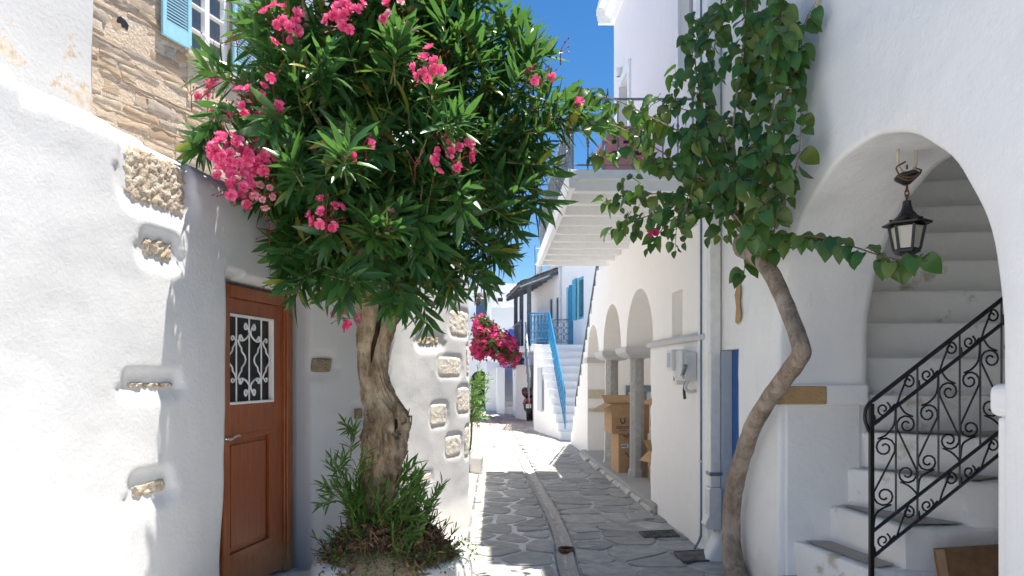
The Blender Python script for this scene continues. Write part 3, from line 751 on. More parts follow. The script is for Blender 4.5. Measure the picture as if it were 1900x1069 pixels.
# blue doorway beside the creeper
m = MB()
dw = lambda a, z, d: (XR+d+.004*nz(a*3, z*3), a, z)
m.panel([(5.44,1.80),(5.985,1.80),(5.985,ZT),(5.44,ZT)], [], dw, 0, .3); m.build('wall_over_door', M['lime2'], ah)
m = MB(); m.box((XR-.004, 5.865, -.05), (XR+.3, 5.985, 1.798)); m.build('door_jamb', M['bluegrey'], ah, bevel=.008)
m = MB(); m.box((XR+.085, 5.40, -.05), (XR+.13, 5.862, 1.80)); d_ = m.build('door', M['deepblue'], ah)
for zc in (.25, 1.0):
    m = MB(); m.box((XR+.075, 5.5, zc), (XR+.0845, 5.8, zc+.6)); m.build('door_panel', M['deepblue'], d_, bevel=.004)
# front wall repair patches
def patch(pts, mat, name='bare_patch'):
    m = MB(); m.add([PX(u_, v_, XR-.019)+Vector((.001*nz(u_, v_), 0, 0)) for u_, v_ in pts], [tuple(range(len(pts)))]); return m.build(name, mat, ah)
patch([(1369,520),(1374,535),(1372,560),(1375,585),(1370,603),(1364,598),(1366,570),(1363,548)], M['ochre'])
# ------------------------------------------------------------------ right: arcade house with balcony
def XA(y): return 1.88-.03*(y-6)
def aw(a, z, d): return (XA(a)+d, a, z)
hs = thing('arcade_house', (1.8, 9.0, 0), 'tall cream house with three arches on stone columns and an overhanging balcony', 'house')
AP = [(8.12,9.62,1.95),(9.99,11.42,1.97),(11.85,13.1,1.86)]
def arch_pts(y0, y1, sp, n=18): return arc((y0+y1)/2, sp, (y1-y0)/2, 0, 180, n)          # from y1 side to y0 side
hole = [(8.12,.10)]+arch_pts(*AP[0])[::-1]+arch_pts(*AP[1])[::-1]+arch_pts(*AP[2])[::-1]+[(13.1,.10)]
steps_ = []; zz, yy = 3.40, 12.1
while zz > .45: steps_ += [(yy, zz), (yy, zz-.23)]; zz -= .23; yy += .255
outer = [(5.99,-.1),(yy+.1,-.1),(yy+.1,.2)]+steps_[::-1]+[(11.25,3.40),(10.5,3.40),(10.5,7.2),(5.99,7.2)]
wA = [(6.50,4.62),(7.0,4.62),(7.0,6.3),(6.50,6.3)]
wB = [(9.42,3.56),(9.98,3.56),(9.98,5.78),(9.42,5.78)]
nich = [(6.95,1.99),(7.33,1.99),(7.33,2.46),(6.95,2.46)]
m = MB(); m.panel(outer, [hole, wA, wB, nich], aw, 0, .35); m.build('wall', M['cream'], hs)
m = MB(); m.add([aw(a, z, .002+.30) for a, z in [(6.9,1.9),(7.4,1.9),(7.4,2.5),(6.9,2.5)]], [(0,1,2,3)]); m.build('niche_back', M['cream'], hs)
# upper storey has a blush render skin, 3 mm proud
m = MB(); m.panel([(5.99,3.52),(10.5,3.52),(10.5,7.0),(5.99,7.0)], [wA, wB], aw, -.003, 0); m.build('upper_render', M['blush'], hs)
m = MB(); m.box((2.2, 10.22, 3.4), (5, 10.48, 7.2)); m.box((2.1, 6, 7.19), (5, 10.45, 7.3)); m.build('end_wall', M['blush'], hs)
m = MB()
prof = [(0,6.98),(-.05,6.98),(-.07,7.06),(-.15,7.10),(-.17,7.20),(-.24,7.22),(-.24,7.32),(0,7.32)]
m.loft([[aw(5.99, z, d) for d, z in prof], [aw(10.5, z, d) for d, z in prof]]); m.loft([[(XA(10.5)-.24, 10.5+(-d), z) for d, z in prof], [(4, 10.5+(-d), z) for d, z in prof]])
m.build('cornice', M['white'], hs)
# portico behind the arches
m = MB(); m.box((3.1, 8.0, .0), (3.3, 13.6, 3.2)); m.box((2.05, 13.105, 0), (3.1, 13.35, 3.2)); m.box((2.2, 7.8, 0), (3.1, 8.0, 3.2)); m.box((2.1, 7.8, 2.95), (3.3, 13.6, 3.1)); m.build('portico_wall', M['cream'], hs)
m = MB(); m.panel([(7.7,0),(13.3,0),(13.3,.12),(7.7,.12)], [], lambda a, z, d: (XA(a)+d, a, z), -.10, 1.35); m.build('portico_floor', M['marble'], hs, bevel=.02)
m = MB(); m.box((2.4, 13.06, 1.25), (3.0, 13.10, 1.37)); m.box((2.4, 13.05, .12), (2.44, 13.10, 1.25)); m.box((2.75, 13.05, .12), (2.79, 13.10, 1.25)); m.build('portico_rail', M['greyblue'], hs)
for i in range(10):
    y = 7.75+i*.56; m = MB(); l = .54
    hk = .045+.03*random.random(); wk = .135+.05*random.random()
    rg = [[(XA(y)-wk+.02*nz(k, y)+e_, y+.01+(l-.02)*k/5, z_) for e_, z_ in ((0,-.03),(.006,hk*.6),(.03,hk+.01*nz(k*2, y)),(wk-.092,hk+.012),(wk-.092,-.03))] for k in range(6)]
    m.loft(rg); m.build('kerb_stone', M['kerb'], hs, smooth=True, sharp=50)
for yc in (9.805, 11.63):
    x = XA(yc)+.19; m = MB(); o8 = [Vector((x+.105*math.cos(R(22.5+45*k)), yc+.105*math.sin(R(22.5+45*k)), 0)) for k in range(8)]
    rings = [[Vector((x+(p.x-x)*s_, yc+(p.y-yc)*s_, z)) for p in o8] for z, s_ in ((.12,1.22),(.2,1.2),(.24,1.0),(1.0,.98),(1.79,.94),(1.82,1.05))]
    m.loft(rings); m.build('column', M['marble'], hs)
for y0, y1 in ((9.52,10.10),(11.33,11.94)):
    m = MB(); yc = (y0+y1)/2
    rg = []
    for z, e in ((1.82,.03),(1.86,-.03),(1.90,-.065),(1.965,-.07),(1.975,-.06)):
        rg.append([aw(y0+e, z, e+.02), aw(y1-e, z, e+.02), aw(y1-e, z, .38-e), aw(y0+e, z, .38-e)])
    m.loft(rg); m.build('capital', M['grey_trim'], hs, bevel=.008)
m = MB(); m.panel([(13.02,1.80),(13.35,1.80),(13.35,1.90),(13.02,1.90)], [], aw, -.03, .36); m.build('capital', M['grey_trim'], hs, bevel=.01)
for (y_, z0, z1) in ((13.085, 1.12, 1.28), (13.085, .86, .93)):
    m = MB(); rows = []
    for i in range(9): rows.append([(XA(13.1)+.01+.34*i/8, y_-.012*random.random()*(0 < i < 8), lerp(z0, z1, j/4)+.01*random.random()) for j in range(5)])
    m.grid(rows); m.build('exposed_stone', M['lstone'], hs, smooth=True)
# bulging lower wall with a sloped cap and a ragged far edge
m = MB(); rows = []
for i in range(40):
    z = -.05+i*.05; e = 8.07+.03*nz(z*4, 2)+.05*max(0, nz(z*9, 7))
    if 1.2 < z < 1.35 or .68 < z < .8: e -= .05
    row = [aw(e, z, .20), aw(e, z, .06), aw(e-.01, z, 0), aw(e-.03, z, -.04)]
    row += [aw(lerp(e-.06, 6.1, k/12), z, -.058+.006*nz(k*.9, z*2)) for k in range(13)]+[aw(6.06, z, -.02), aw(6.03, z, .02)]
    rows.append(row)
rows.append([Vector(p)+Vector((.07, 0, .02)) for p in rows[-1]])
m.grid(rows); m.build('lower_wall', M['cream'], hs, smooth=True)
m = MB(); m.loft([[aw(a, z, d) for z, d in ((1.90,.02),(1.90,-.085),(1.945,-.09),(2.0,.02))] for a in (8.10, 7.95, 6.05)]); m.build('wall_cap', M['lime'], hs, bevel=.012)
for z, w_ in ((1.27, .06), (.74, .07), (1.62, .05)):
    m = MB(); q = Vector(aw(8.035, z, .02)); rg = []
    for k in range(6):
        t = k/5*2-1; r = math.sqrt(max(.02, 1-t*t)); rg.append([q+Vector((.06*r*math.cos(R(a_))+.01*nz(k, a_), .035*r*math.sin(R(a_)), t*w_)) for a_ in range(0, 360, 45)])
    m.loft(rg); m.build('exposed_stone', M['lstone'], hs, smooth=True)
# white corner strip
m = MB(); m.panel([(5.99,.0),(6.24,.0),(6.24,6.98),(5.99,6.98)], [], aw, -.07, -.004); m.build('corner_strip', M['white'], hs, bevel=.01)
# windows of the upper storey
def framed(y0, y1, z0, z1, door=False):
    f = MB(); b = .11
    f.panel([(y0-b, z0-(0 if door else b)), (y1+b, z0-(0 if door else b)), (y1+b, z1+b), (y0-b, z1+b)], [[(y0,z0+.001),(y1,z0+.001),(y1,z1),(y0,z1)]], aw, -.035, -.0035)
    w_ = f.build('window_surround', M['white'], hs, bevel=.004)
    g_ = MB(); t = .05
    g_.panel([(y0,z0),(y1,z0),(y1,z1),(y0,z1)], [[(y0+t,z0+t),((y0+y1)/2-.02,z0+t),((y0+y1)/2-.02,z1-t),(y0+t,z1-t)], [((y0+y1)/2+.02,z0+t),(y1-t,z0+t),(y1-t,z1-t),((y0+y1)/2+.02,z1-t)]], aw, .08, .14)
    g_.build('sash', M['greyblue'] if door else M['grey_trim'], w_)
    g_ = MB(); g_.panel([(y0,z0),(y1,z0),(y1,z1),(y0,z1)], [], aw, .115, .12); g_.build('pane', M['glass_dark'], w_)
framed(6.50, 7.0, 4.62, 6.3); framed(9.42, 9.98, 3.56, 5.78, True)
# balcony slab and joists
BO0, BO1 = .66, .62
def bx(y): return lerp(BO0, BO1, (y-6.46)/(11.2-6.46))
m = MB(); sl_ = [(bx(6.46),6.46),(XA(6.46)-.005,6.46),(XA(11.2)-.005,11.2),(bx(11.2),11.2)]
m.prism(sl_, 3.44, 3.53); bal = m.build('balcony_slab', M['white'], hs, bevel=.006)
for i in range(10):
    y = 6.56+i*.495; m = MB(); m.loft([[(bx(y)+.05, y+a_, z) for a_, z in ((-.045,3.34),(.045,3.34),(.045,3.442),(-.045,3.442))], [(XA(y)-.002, y+a_, z) for a_, z in ((-.045,3.34),(.045,3.34),(.045,3.442),(-.045,3.442))]])
    m.build('joist', M['white'], bal, bevel=.004)
m = MB(); m.loft([[(bx(y)+a_, y, z) for a_, z in ((-.015,3.35),(.045,3.35),(.045,3.45),(-.015,3.545))] for y in (6.445, 11.215)]); m.build('edge_beam', M['white'], bal)
# balcony railing: near side, street side
rl = thing('balcony_railing', (bx(9), 9, 3.53), 'grey iron railing with twisted balusters round the overhanging balcony', 'railing')
def railing_line(a, b, n, z0, z1, twist=True):
    for i in range(n):
        t = (i+.0)/(n-1); x, y = lerp(a[0], b[0], t), lerp(a[1], b[1], t); m = MB()
        if twist and i % 2:
            pts = [(x,y,z0),(x,y,z0+.28)]; m.tube([(x,y,z0),(x,y,z0+.24*(z1-z0)/.7)], .008, 6)
            for s_ in (0, math.pi): m.tube([(x+.009*math.cos(s_+k*1.1), y+.009*math.sin(s_+k*1.1), z0+.24*(z1-z0)/.7+k*.014) for k in range(17)], .008, 5)
            m.tube([(x,y,z0+.24*(z1-z0)/.7+.23),(x,y,z1)], .008, 6)
        else: m.tube([(x,y,z0),(x,y,z1)], .0085, 6)
        m.build('baluster', M['galv'], rl)
    m = MB(); m.tube([(a[0],a[1],z1),(b[0],b[1],z1)], .013, 6); m.tube([(a[0],a[1],z0+.06),(b[0],b[1],z0+.06)], .009, 6); m.build('rail', M['galv'], rl)
railing_line((bx(6.5)+.03,6.52), (XA(6.5)-.03,6.52), 9, 3.53, 4.22)
railing_line((bx(6.5)+.03,6.60), (bx(11.2)+.03,11.15), 26, 3.53, 4.22)
railing_line((bx(11.2)+.08,11.15), (XA(11.2)-.03,11.15), 8, 3.53, 4.22)
# handrail of the outside stair
hr = thing('stair_handrail', (1.6, 14.9, 1.0), 'dark green iron handrail climbing the stepped edge of the arcade house', 'railing')
ya, za, yb, zb = 12.0, 3.40, 15.0, .62
m = MB(); m.tube([aw(ya, za+.42, .04), aw(yb, zb+.42, .04), aw(yb+.02, zb-.1, .04)], .018, 6); m.build('rail', M['green'], hr)
for i in range(9):
    t = (i+.5)/9; m = MB(); y = lerp(ya, yb, t); z = lerp(za, zb, t); m.tube([aw(y, z-.15, .04), aw(y, z+.42, .04)], .013, 5); m.build('baluster', M['green'], hr)
# small things on the facade
lampn = 0
for uu, vv, yy, lab in ((1155,133,9.9,'small white spotlight beside the balcony door of the tall house'), (1287,412,6.72,'small grey bulkhead light under the creeper on the cream wall')):
    q = P(uu, vv, yy); q.x = XA(yy)
    t = thing('wall_light', q, lab, 'wall light')
    m = MB(); m.box((q.x-.02, yy-.04, q.z-.05), (q.x+.002, yy+.04, q.z+.06)); m.build('mount', M['pvc'], t, bevel=.006)
    m = MB(); m.lathe((q.x-.055, yy, q.z), [(.0,-.07),(.035,-.07),(.04,-.02),(.04,.05),(.0,.055)], 14); m.build('lamp_body', M['white'] if uu < 1200 else M['greybox'], t, smooth=True, sharp=40)
    m = MB(); m.lathe((q.x-.055, yy, q.z-.071), [(.0,-.004),(.028,-.002),(.028,.0)], 12); m.build('lens', M['glass'], t)
y = 6.3; t = thing('junction_box', (XA(y)-.1, y, 2.95), 'narrow grey metal box fixed high beside the downpipe', 'utility box')
m = MB(); m.box((XA(y)-.13, y-.045, 2.96), (XA(y)-.071, y+.045, 3.22)); m.build('case', M['greybox'], t, bevel=.006)
m = MB(); m.box((XA(y)-.137, y-.03, 2.98), (XA(y)-.131, y+.03, 3.20)); m.build('cover', M['galv'], t, bevel=.002)
# meter box
y0, y1, z0, z1 = 6.30, 6.72, 1.53, 1.80; xf = XA(6.5)-.065
t = thing('meter_box', (xf, 6.5, 1.5), 'grey plastic electricity meter box with cables below on the cream wall', 'meter box')
m = MB(); m.box((xf-.10, y0, z0), (xf+.01, y1, z1)); m.build('case', M['greybox'], t, bevel=.01)
m = MB(); m.box((xf-.125, y0+.02, z0+.02), (xf-.099, y1-.14, z1+.02)); m.build('cover', M['greybox'], t, bevel=.008)
m = MB(); m.box((xf-.16, y1-.16, z0+.10), (xf-.02, y1+.03, z1+.03)); m.build('meter_housing', M['pvc'], t, bevel=.008)
m = MB(); m.box((xf-.164, y1-.12, z0+.13), (xf-.1605, y1+.0, z1+.0)); m.build('meter_window', M['bluegrey'], t)
m = MB(); m.box((xf-.104, y0+.29, z0-.04), (xf-.02, y1+.02, z0+.09)); m.build('terminal_cover', M['pvc'], t, bevel=.006)
m = MB(); m.box((xf-.1065, y0+.33, z0-.02), (xf-.1045, y1-.01, z0+.06)); m.build('label_plate', M['label'], t)
m = MB()
for dy in (.0, .02, .035): m.box((xf-.108, y0+.34+dy, z0+.0), (xf-.1068, y0+.35+dy, z0+.02+.6*dy))
m.build('label_marks', M['ink'], t)
m = MB(); m.tube(spline([(xf-.05,y0+.12,z0),(xf-.07,y0+.13,z0-.06),(xf-.06,y0+.17,z0-.12),(xf-.05,y0+.19,z0-.17)], 5), .014, 6); m.build('black_cable', M['black'], t, smooth=True)
m = MB(); m.tube(spline([(xf-.05,y0+.04,z0+.02),(xf-.08,y0+.06,z0-.06),(xf-.05,y0+.03,z0-.10),(xf+.0,y0+.0,z0-.09)], 5), .016, 6); m.build('grey_cable', M['greybox'], t, smooth=True)
m = MB(); m.tube([(xf-.11,y0+.05,z0+.05),(xf-.11,y0-.06,z0+.14)], .02, 8); m.build('conduit_elbow', M['galv'], t)
# downpipes
t = thing('square_downpipe', (1.82, 5.92, 0), 'square white downpipe with a clamped shoe at the foot, beside the blue doorway', 'downpipe')
m = MB(); m.box((1.80, 5.86, .62), (1.89, 5.955, 6.9)); m.build('pipe', M['pvc'], t, bevel=.008)
m = MB(); rg = [[(x0, 5.845, z), (1.893, 5.845, z), (1.893, 5.97, z), (x0, 5.97, z)] for x0, z in ((1.795,.62),(1.785,.60),(1.785,.38),(1.75,.30),(1.77,.26))]; m.loft(rg); m.build('shoe', M['pvc'], t, bevel=.006)
for z in (.72, 2.75, 4.6):
    m = MB(); m.box((1.792, 5.85, z), (1.898, 5.965, z+.03)); m.build('clamp', M['galv'] if z < 1 else M['pvc'], t)
t = thing('drain_hose', (1.8, 6.1, 0), 'thin blue grey pipe down the white corner strip, bent at the lane', 'pipe')
m = MB(); m.tube(spline([(1.80,6.13,6.0),(1.80,6.13,3),(1.80,6.13,1),(1.80,6.13,.25),(1.785,6.12,.12),(1.72,6.06,.045)], 6), .011, 6); m.build('pipe', M['greyblue'], t, smooth=True)
for z in (.8, 1.9, 3.3): m = MB(); m.box((1.783, 6.115, z), (1.812, 6.145, z+.02)); m.build('clip', M['greybox'], t)
t = tag(MB().add([(1.70,5.72,.0),(1.93,5.72,.0),(1.93,6.06,.0),(1.79,6.06,.0),(1.82,5.76,.2),(1.93,5.76,.24),(1.93,6.04,.24),(1.84,6.0,.2)], [(0,1,2,3),(4,5,6,7),(0,1,5,4),(1,2,6,5),(2,3,7,6),(3,0,4,7)]).build('mortar_foot', M['lime2'], None, bevel=.04, seg=3), 'white mortar hump at the foot of the square downpipe', 'kerb')
t = thing('beige_conduit', PX(1500, 60, 1.88), 'beige plastic conduit running up the white wall right of the creeper', 'conduit')
m = MB(); m.tube(spline([PX(1466,135,1.875), PX(1474,105,1.872), PX(1490,60,1.872), PX(1507,30,1.872), PX(1528,-30,1.872), PX(1560,-120,1.872)], 6), .013, 8); m.build('pipe', M['beige'], t, smooth=True)
for uu, vv in ((1472,112),(1505,33)): q = PX(uu, vv, 1.872); m = MB(); m.box(q-Vector((.018,.018,.014)), q+Vector((.02,.018,.014))); m.build('clip', M['beige'], t)
# drain covers in the lane
for n_, (uv, lab) in enumerate(((((1186,992),(1250,989),(1262,1000),(1196,1003)), 'dark slotted iron drain grate in the lane below the cream wall'),
                 (((1250,1030),(1310,1026),(1332,1046),(1268,1049)), 'worn iron cover at the foot of the square downpipe'),
                 (((1160,958),(1205,955),(1215,967),(1172,970)), 'faint stone filled access cover beside the portico edge'))):
    c = [G(*p) for p in uv]; cen = sum(c, Vector())/4
    t = thing('drain_cover', (cen.x, cen.y, .0), lab, 'drain cover')
    def q_(s, r): return c[0].lerp(c[1], s).lerp(c[3].lerp(c[2], s), r)
    m = MB()
    for a_, b_, e in (((0,0),(1,.07),0),((0,.93),(1,1),0),((0,.07),(.05,.93),1),((.95,.07),(1,.93),1)):
        k4 = [q_(a_[0],a_[1]), q_(b_[0],a_[1]), q_(b_[0],b_[1]), q_(a_[0],b_[1])]
        m.loft([[p+Vector((0,0,.0)) for p in k4], [p+Vector((0,0,.036-.001*e)) for p in k4]])
    m.build('frame', M['iron_cover'] if n_ < 2 else M['kerb'], t)
    m = MB(); k4 = [q_(.05,.07), q_(.95,.07), q_(.95,.93), q_(.05,.93)]; m.loft([[p for p in k4], [p+Vector((0,0,.026 if n_ == 0 else .033)) for p in k4]]); m.build('plate', M['dark'] if n_ == 0 else (M['iron_cover'] if n_ == 1 else M['marble']), t)
    if n_ == 0:
        for i in range(9):
            s_ = .07+i*.1; m = MB(); k4 = [q_(s_,.08), q_(s_+.045,.08), q_(s_+.045,.92), q_(s_,.92)]; m.loft([[p for p in k4], [p+Vector((0,0,.031)) for p in k4]]); m.build('slot_bar', M['iron_cover'], t)
        for r_ in (.3, .5, .7): m = MB(); k4 = [q_(.06,r_), q_(.94,r_), q_(.94,r_+.05), q_(.06,r_+.05)]; m.loft([[p for p in k4], [p+Vector((0,0,.033)) for p in k4]]); m.build('cross_bar', M['iron_cover'], t)
q = G(1051,1021); t = thing('gutter_drain', (q.x, q.y, -.03), 'small round rusty drain hole in the centre gutter', 'drain')
m = MB(); m.lathe((q.x, q.y, -.01), [(.055,0),(.07,.0),(.075,.03),(.058,.034),(.055,0)], 18); m.build('rim', M['rust'], t, smooth=True)
m = MB(); m.lathe((q.x, q.y, -.01), [(0,.022),(.056,.022)], 18); m.build('hole', M['dark'], t)
# cartons under the arches
def carton(name, c, sx, sy, sz, rot, lab, mat='card', flaps=None, wtop=None):
    t = thing(name, c, lab, 'box', 'cardboard boxes under the arches'); Mx = Matrix.Translation(c) @ Matrix.Rotation(rot, 4, 'Z'); h = .004
    m = MB()
    for lo, hi in (((-sx/2,-sy/2,0),(sx/2,-sy/2+h,sz)),((-sx/2,sy/2-h,0),(sx/2,sy/2,sz)),((-sx/2,-sy/2+h,0),(-sx/2+h,sy/2-h,sz)),((sx/2-h,-sy/2+h,0),(sx/2,sy/2-h,sz)),((-sx/2+h,-sy/2+h,0),(sx/2-h,sy/2-h,h))): m.box(lo, hi, Mx)
    if not flaps: m.box((-sx/2+h,-sy/2+h,sz-.006),(sx/2-h,sy/2-h,sz-.002), Mx)
    m.build('carton_body', M[mat], t)
    for side, ang in (flaps or {}).items():
        l = sx if side in 'ns' else sy; d = .2; f = MB(); f.box((-l/2,0,0),(l/2,d,.004))
        off, rz = {'s': ((0,-sy/2,sz), R(180)), 'n': ((0,sy/2,sz), 0), 'w': ((-sx/2,0,sz), R(90)), 'e': ((sx/2,0,sz), R(-90))}[side]
        T = Mx @ Matrix.Translation(off) @ Matrix.Rotation(rz, 4, 'Z') @ Matrix.Rotation(R(ang), 4, 'X'); f.v = [T @ p for p in f.v]; f.build('flap', M[mat], t)
    return t, Mx
def flat_text(txt, size, T, mat, parent, name):
    cu = bpy.data.curves.new(name, 'FONT'); cu.body = txt; cu.size = size; cu.align_x = 'CENTER'; cu.extrude = .0006
    o = bpy.data.objects.new('tmp', cu); COL.objects.link(o); dg_ = bpy.context.evaluated_depsgraph_get()
    me = bpy.data.meshes.new_from_object(o.evaluated_get(dg_)); bpy.data.objects.remove(o)
    me.transform(Matrix.Translation(-wloc(parent)) @ T); me.materials.clear(); me.materials.append(mat)
    o = bpy.data.objects.new(name, me); COL.objects.link(o); o.parent = parent; return o
FL = .12
cA, MA = carton('cardboard_box', Vector((1.955,10.42,FL)), .44, .50, .585, R(4), 'scuffed lower cardboard box with a small white label behind the octagonal column')
TX = lambda Mx, sy, x, z: Mx @ Matrix.Translation((x,-sy/2-.001,z)) @ Matrix.Rotation(R(90), 4, 'X')
m = MB(); Q = TX(MA, .50, -.125, .40); m.box((-.055,-.03,0),(.055,.03,.001), Q); m.build('shipping_label', M['label'], cA)
m = MB()
for k in range(4): m.box((-.05+.022*k,-.02+.006*(k % 2),.0012),(-.036+.022*k,.018,.0018), Q)
m.build('label_print', M['ink'], cA)
m = MB()
for k in range(3): m.tube([Q @ Vector((-.04+.03*j, .14+.03*math.sin(j*2.1+k)+.01*k, .001)) for j in range(6)], .0022, 4)
m.tube([Q @ Vector((.0+.03*j, -.09-.03*j+.01*math.sin(j*3), .001)) for j in range(6)], .006, 4)
m.build('pen_scrawl', M['ink'], cA)
cB, MBx = carton('cardboard_box', Vector((1.91,10.39,FL+.59)), .56, .54, .43, R(3), 'open upper cardboard box printed sanco with a horseshoe, beside the column', flaps={'s': -88, 'w': -30, 'n': 35, 'e': 20})
Q = TX(MBx, .54, -.115, .03)
flat_text('sanco', .085, Q @ Matrix.Translation((0,.04,0)), M['ink'], cB, 'printed_word')
m = MB(); m.tube([Q @ Vector((.032*math.cos(R(a_))*(1 if abs(a_-270) > 60 else 1), .165+.045*math.sin(R(a_)), .001)) for a_ in range(110, 431, 16)], [.004+.004*math.sin(math.pi*i/20) for i in range(21)], 4); m.build('horseshoe_mark', M['ink'], cB)
m = MB(); m.box((-.05,.012,.0),(.05,.018,.001), Q); m.build('printed_line', M['ink'], cB)
cC, _ = carton('cardboard_box', Vector((2.46,10.15,FL)), .40, .44, .585, R(-6), 'plain cardboard box standing behind the near column, lower of the back stack')
cD, MD = carton('cardboard_box', Vector((2.50,10.18,FL+.587)), .46, .46, .47, R(-3), 'darker upper cardboard box of the back stack with faint print')
m = MB(); Q = TX(MD, .46, -.12, .18)
for k, (x, z) in enumerate(((0,.1),(.0,.06),(0,0),(.0,-.04))): m.box((x-.02,z,0),(x+.02-.01*(k % 2),z+.02,.001), Q)
m.build('print_marks', M['ink'], cD)
cE, _ = carton('cardboard_box', Vector((2.28,9.45,FL)), .34, .30, .40, R(20), 'half opened small cardboard box holding a clear plastic bag', flaps={'s': -50, 'w': -40, 'n': 40})
t = thing('plastic_bag', (2.26,9.45,FL+.3), 'crumpled clear plastic bag bulging from the small open box', 'bag')
m = MB(); rg = []
for k in range(12):
    q = k/11; r = .14*math.sin(math.pi*min(1, q*.9+.12))**.7; rg.append([(2.25+r*math.cos(a_*math.pi/9)*(1+.3*nz(a_*1.1, k*.8)), 9.44+r*math.sin(a_*math.pi/9)*(1+.3*nz(a_*1.3, k*.7, 4)), FL+.28+.42*q+.02*nz(a_, k)) for a_ in range(18)])
m.loft(rg); m.build('bag_body', M['plastic_bag'], t, smooth=True)
m = MB(); m.tube([(2.25,9.44,FL+.69),(2.27,9.43,FL+.75),(2.29,9.43,FL+.78)], [.02,.012,.03], 6); m.build('bag_neck', M['plastic_bag'], t, smooth=True)
t = thing('white_pipe', (1.66, 11.3, .05), 'thin white pipe standing against the second column', 'pipe')
m = MB(); m.tube(spline([(1.76,11.42,1.9),(1.76,11.42,1.2),(1.75,11.42,.35),(1.72,11.36,.12),(1.64,11.2,.06)], 6), .018, 8); m.build('pipe', M['pvc'], t, smooth=True)
# pink plastic chairs on the balcony
def chair(z, lab, parent=None):
    cx, cy = 1.47, 8.3; t = thing('plastic_chair', (cx, cy, z), lab, 'chair', 'stacked plastic chairs on the balcony')
    def q(x, y, zz): return Vector((cx+x, cy+y, z+zz))
    m = MB(); rows = []                                        # back, seen from behind
    for i in range(9):
        f = i/8; zz = .40+.42*f; wd = .25-.02*f-.04*sm(.8,1,f); rows.append([q(wd*(j/6-1), -.22-.10*f-.02*math.cos((j-6)/6*1.5), zz) for j in range(13)])
    m.grid(rows); rows2 = [[p+Vector((0,-.014,0)) for p in r] for r in rows]; m.grid(rows2)
    m.loft([[rows[-1][j], rows2[-1][j], rows2[-1][j]+Vector((0,-.02,-.02)), rows[-1][j]+Vector((0,.02,-.02))] for j in range(13)])
    m.build('backrest', M['pink'], t, smooth=True, sharp=40)
    for k in range(3): m = MB(); m.box(q(-.17+.13*k,-.345,.62), q(-.09+.13*k,-.325,.66)); m.build('back_slot', M['dark'], t)
    m = MB(); m.box(q(-.24,-.22,.38), q(.24,.24,.41)); m.build('seat', M['pink'], t, bevel=.012)
    for s_ in (-1, 1):
        m = MB(); m.tube(spline([q(.25*s_,-.27,.66), q(.28*s_,-.1,.64), q(.28*s_,.15,.63), q(.27*s_,.24,.58), q(.26*s_,.25,.40)], 5), .024, 6); m.build('armrest', M['pink'], t, smooth=True)
        for y_ in (-.24, .24): m = MB(); m.loft([[q(.25*s_-.035,y_-.03,.0), q(.25*s_+.03,y_-.03,.0), q(.25*s_+.03,y_+.03,.0), q(.25*s_-.035,y_+.03,.0)], [q(.22*s_-.04,y_*.93-.03,.40), q(.22*s_+.04,y_*.93-.03,.40), q(.22*s_+.04,y_*.93+.03,.40), q(.22*s_-.04,y_*.93+.03,.40)]]); m.build('leg', M['pink'], t)
chair(3.532, 'lower dusty pink plastic armchair of the stack on the balcony'); chair(3.532+.13, 'upper dusty pink plastic armchair stacked on another on the balcony')
# ------------------------------------------------------------------ iron stair rail in the arch
RY = 3.93
t_rail = thing('stair_railing', P(1616, 1069, RY), 'black wrought iron stair railing with spiral scrolls under the arch', 'railing')
def rp(x, y, dy=0): return P(1420+x/2, 534+y/2, RY+dy)      # x, y: position on the railing's flat face
m = MB(); a_, b_ = rp(394, 430), rp(394, 1190); m.box((a_.x-.012, RY-.012, b_.z), (a_.x+.012, RY+.012, a_.z)); m.build('post', M['iron'], t_rail, bevel=.002)
def bar(p, q, r, nm): m = MB(); m.tube([p, q], r, 4); m.build(nm, M['iron'], t_rail)
e = 1000
def ln(x, x0, y0, x1, y1): return y0+(y1-y0)*(x-x0)/(x1-x0)
top = lambda x: ln(x, 400, 418, 860, 58); sec = lambda x: ln(x, 405, 505, 865, 145); lo1 = lambda x: ln(x, 405, 900, 830, 565); lo2 = lambda x: ln(x, 405, 995, 830, 650)
bar(rp(400,418), rp(e,top(e)), .013, 'handrail'); bar(rp(400,sec(400)), rp(e,sec(e)), .011, 'rail'); bar(rp(400,lo1(400)), rp(e,lo1(e)), .011, 'rail'); bar(rp(400,lo2(400)), rp(e,lo2(e)), .011, 'rail')
m = MB(); m.tube(spline([rp(405,415), rp(385,430), rp(372,455), rp(370,490), rp(382,525), rp(392,540)], 5), .010, 5); m.build('rail_end_curl', M['iron'], t_rail, smooth=True)
xs = [400, 485, 565, 643, 722, 798, 877, 955]
for i, x in enumerate(xs[1:], 1):
    if i % 2 == 0: bar(rp(x, top(x)), rp(x, lo2(x)), .0065, 'upright')
    else: bar(rp(x, sec(x)), rp(x, lo1(x)), .0065, 'upright')
def sp2(cx, cy, r, a0, turns, sgn):
    return [(cx+lerp(r, r*.25, k/16)*math.cos(a0+sgn*turns*2*math.pi*k/16), cy+lerp(r, r*.25, k/16)*math.sin(a0+sgn*turns*2*math.pi*k/16)) for k in range(17)]
def scroll(pts, r=.0058): m = MB(); m.tube([rp(x, y) for x, y in pts], r, 5); m.build('scroll', M['iron'], t_rail, smooth=True)
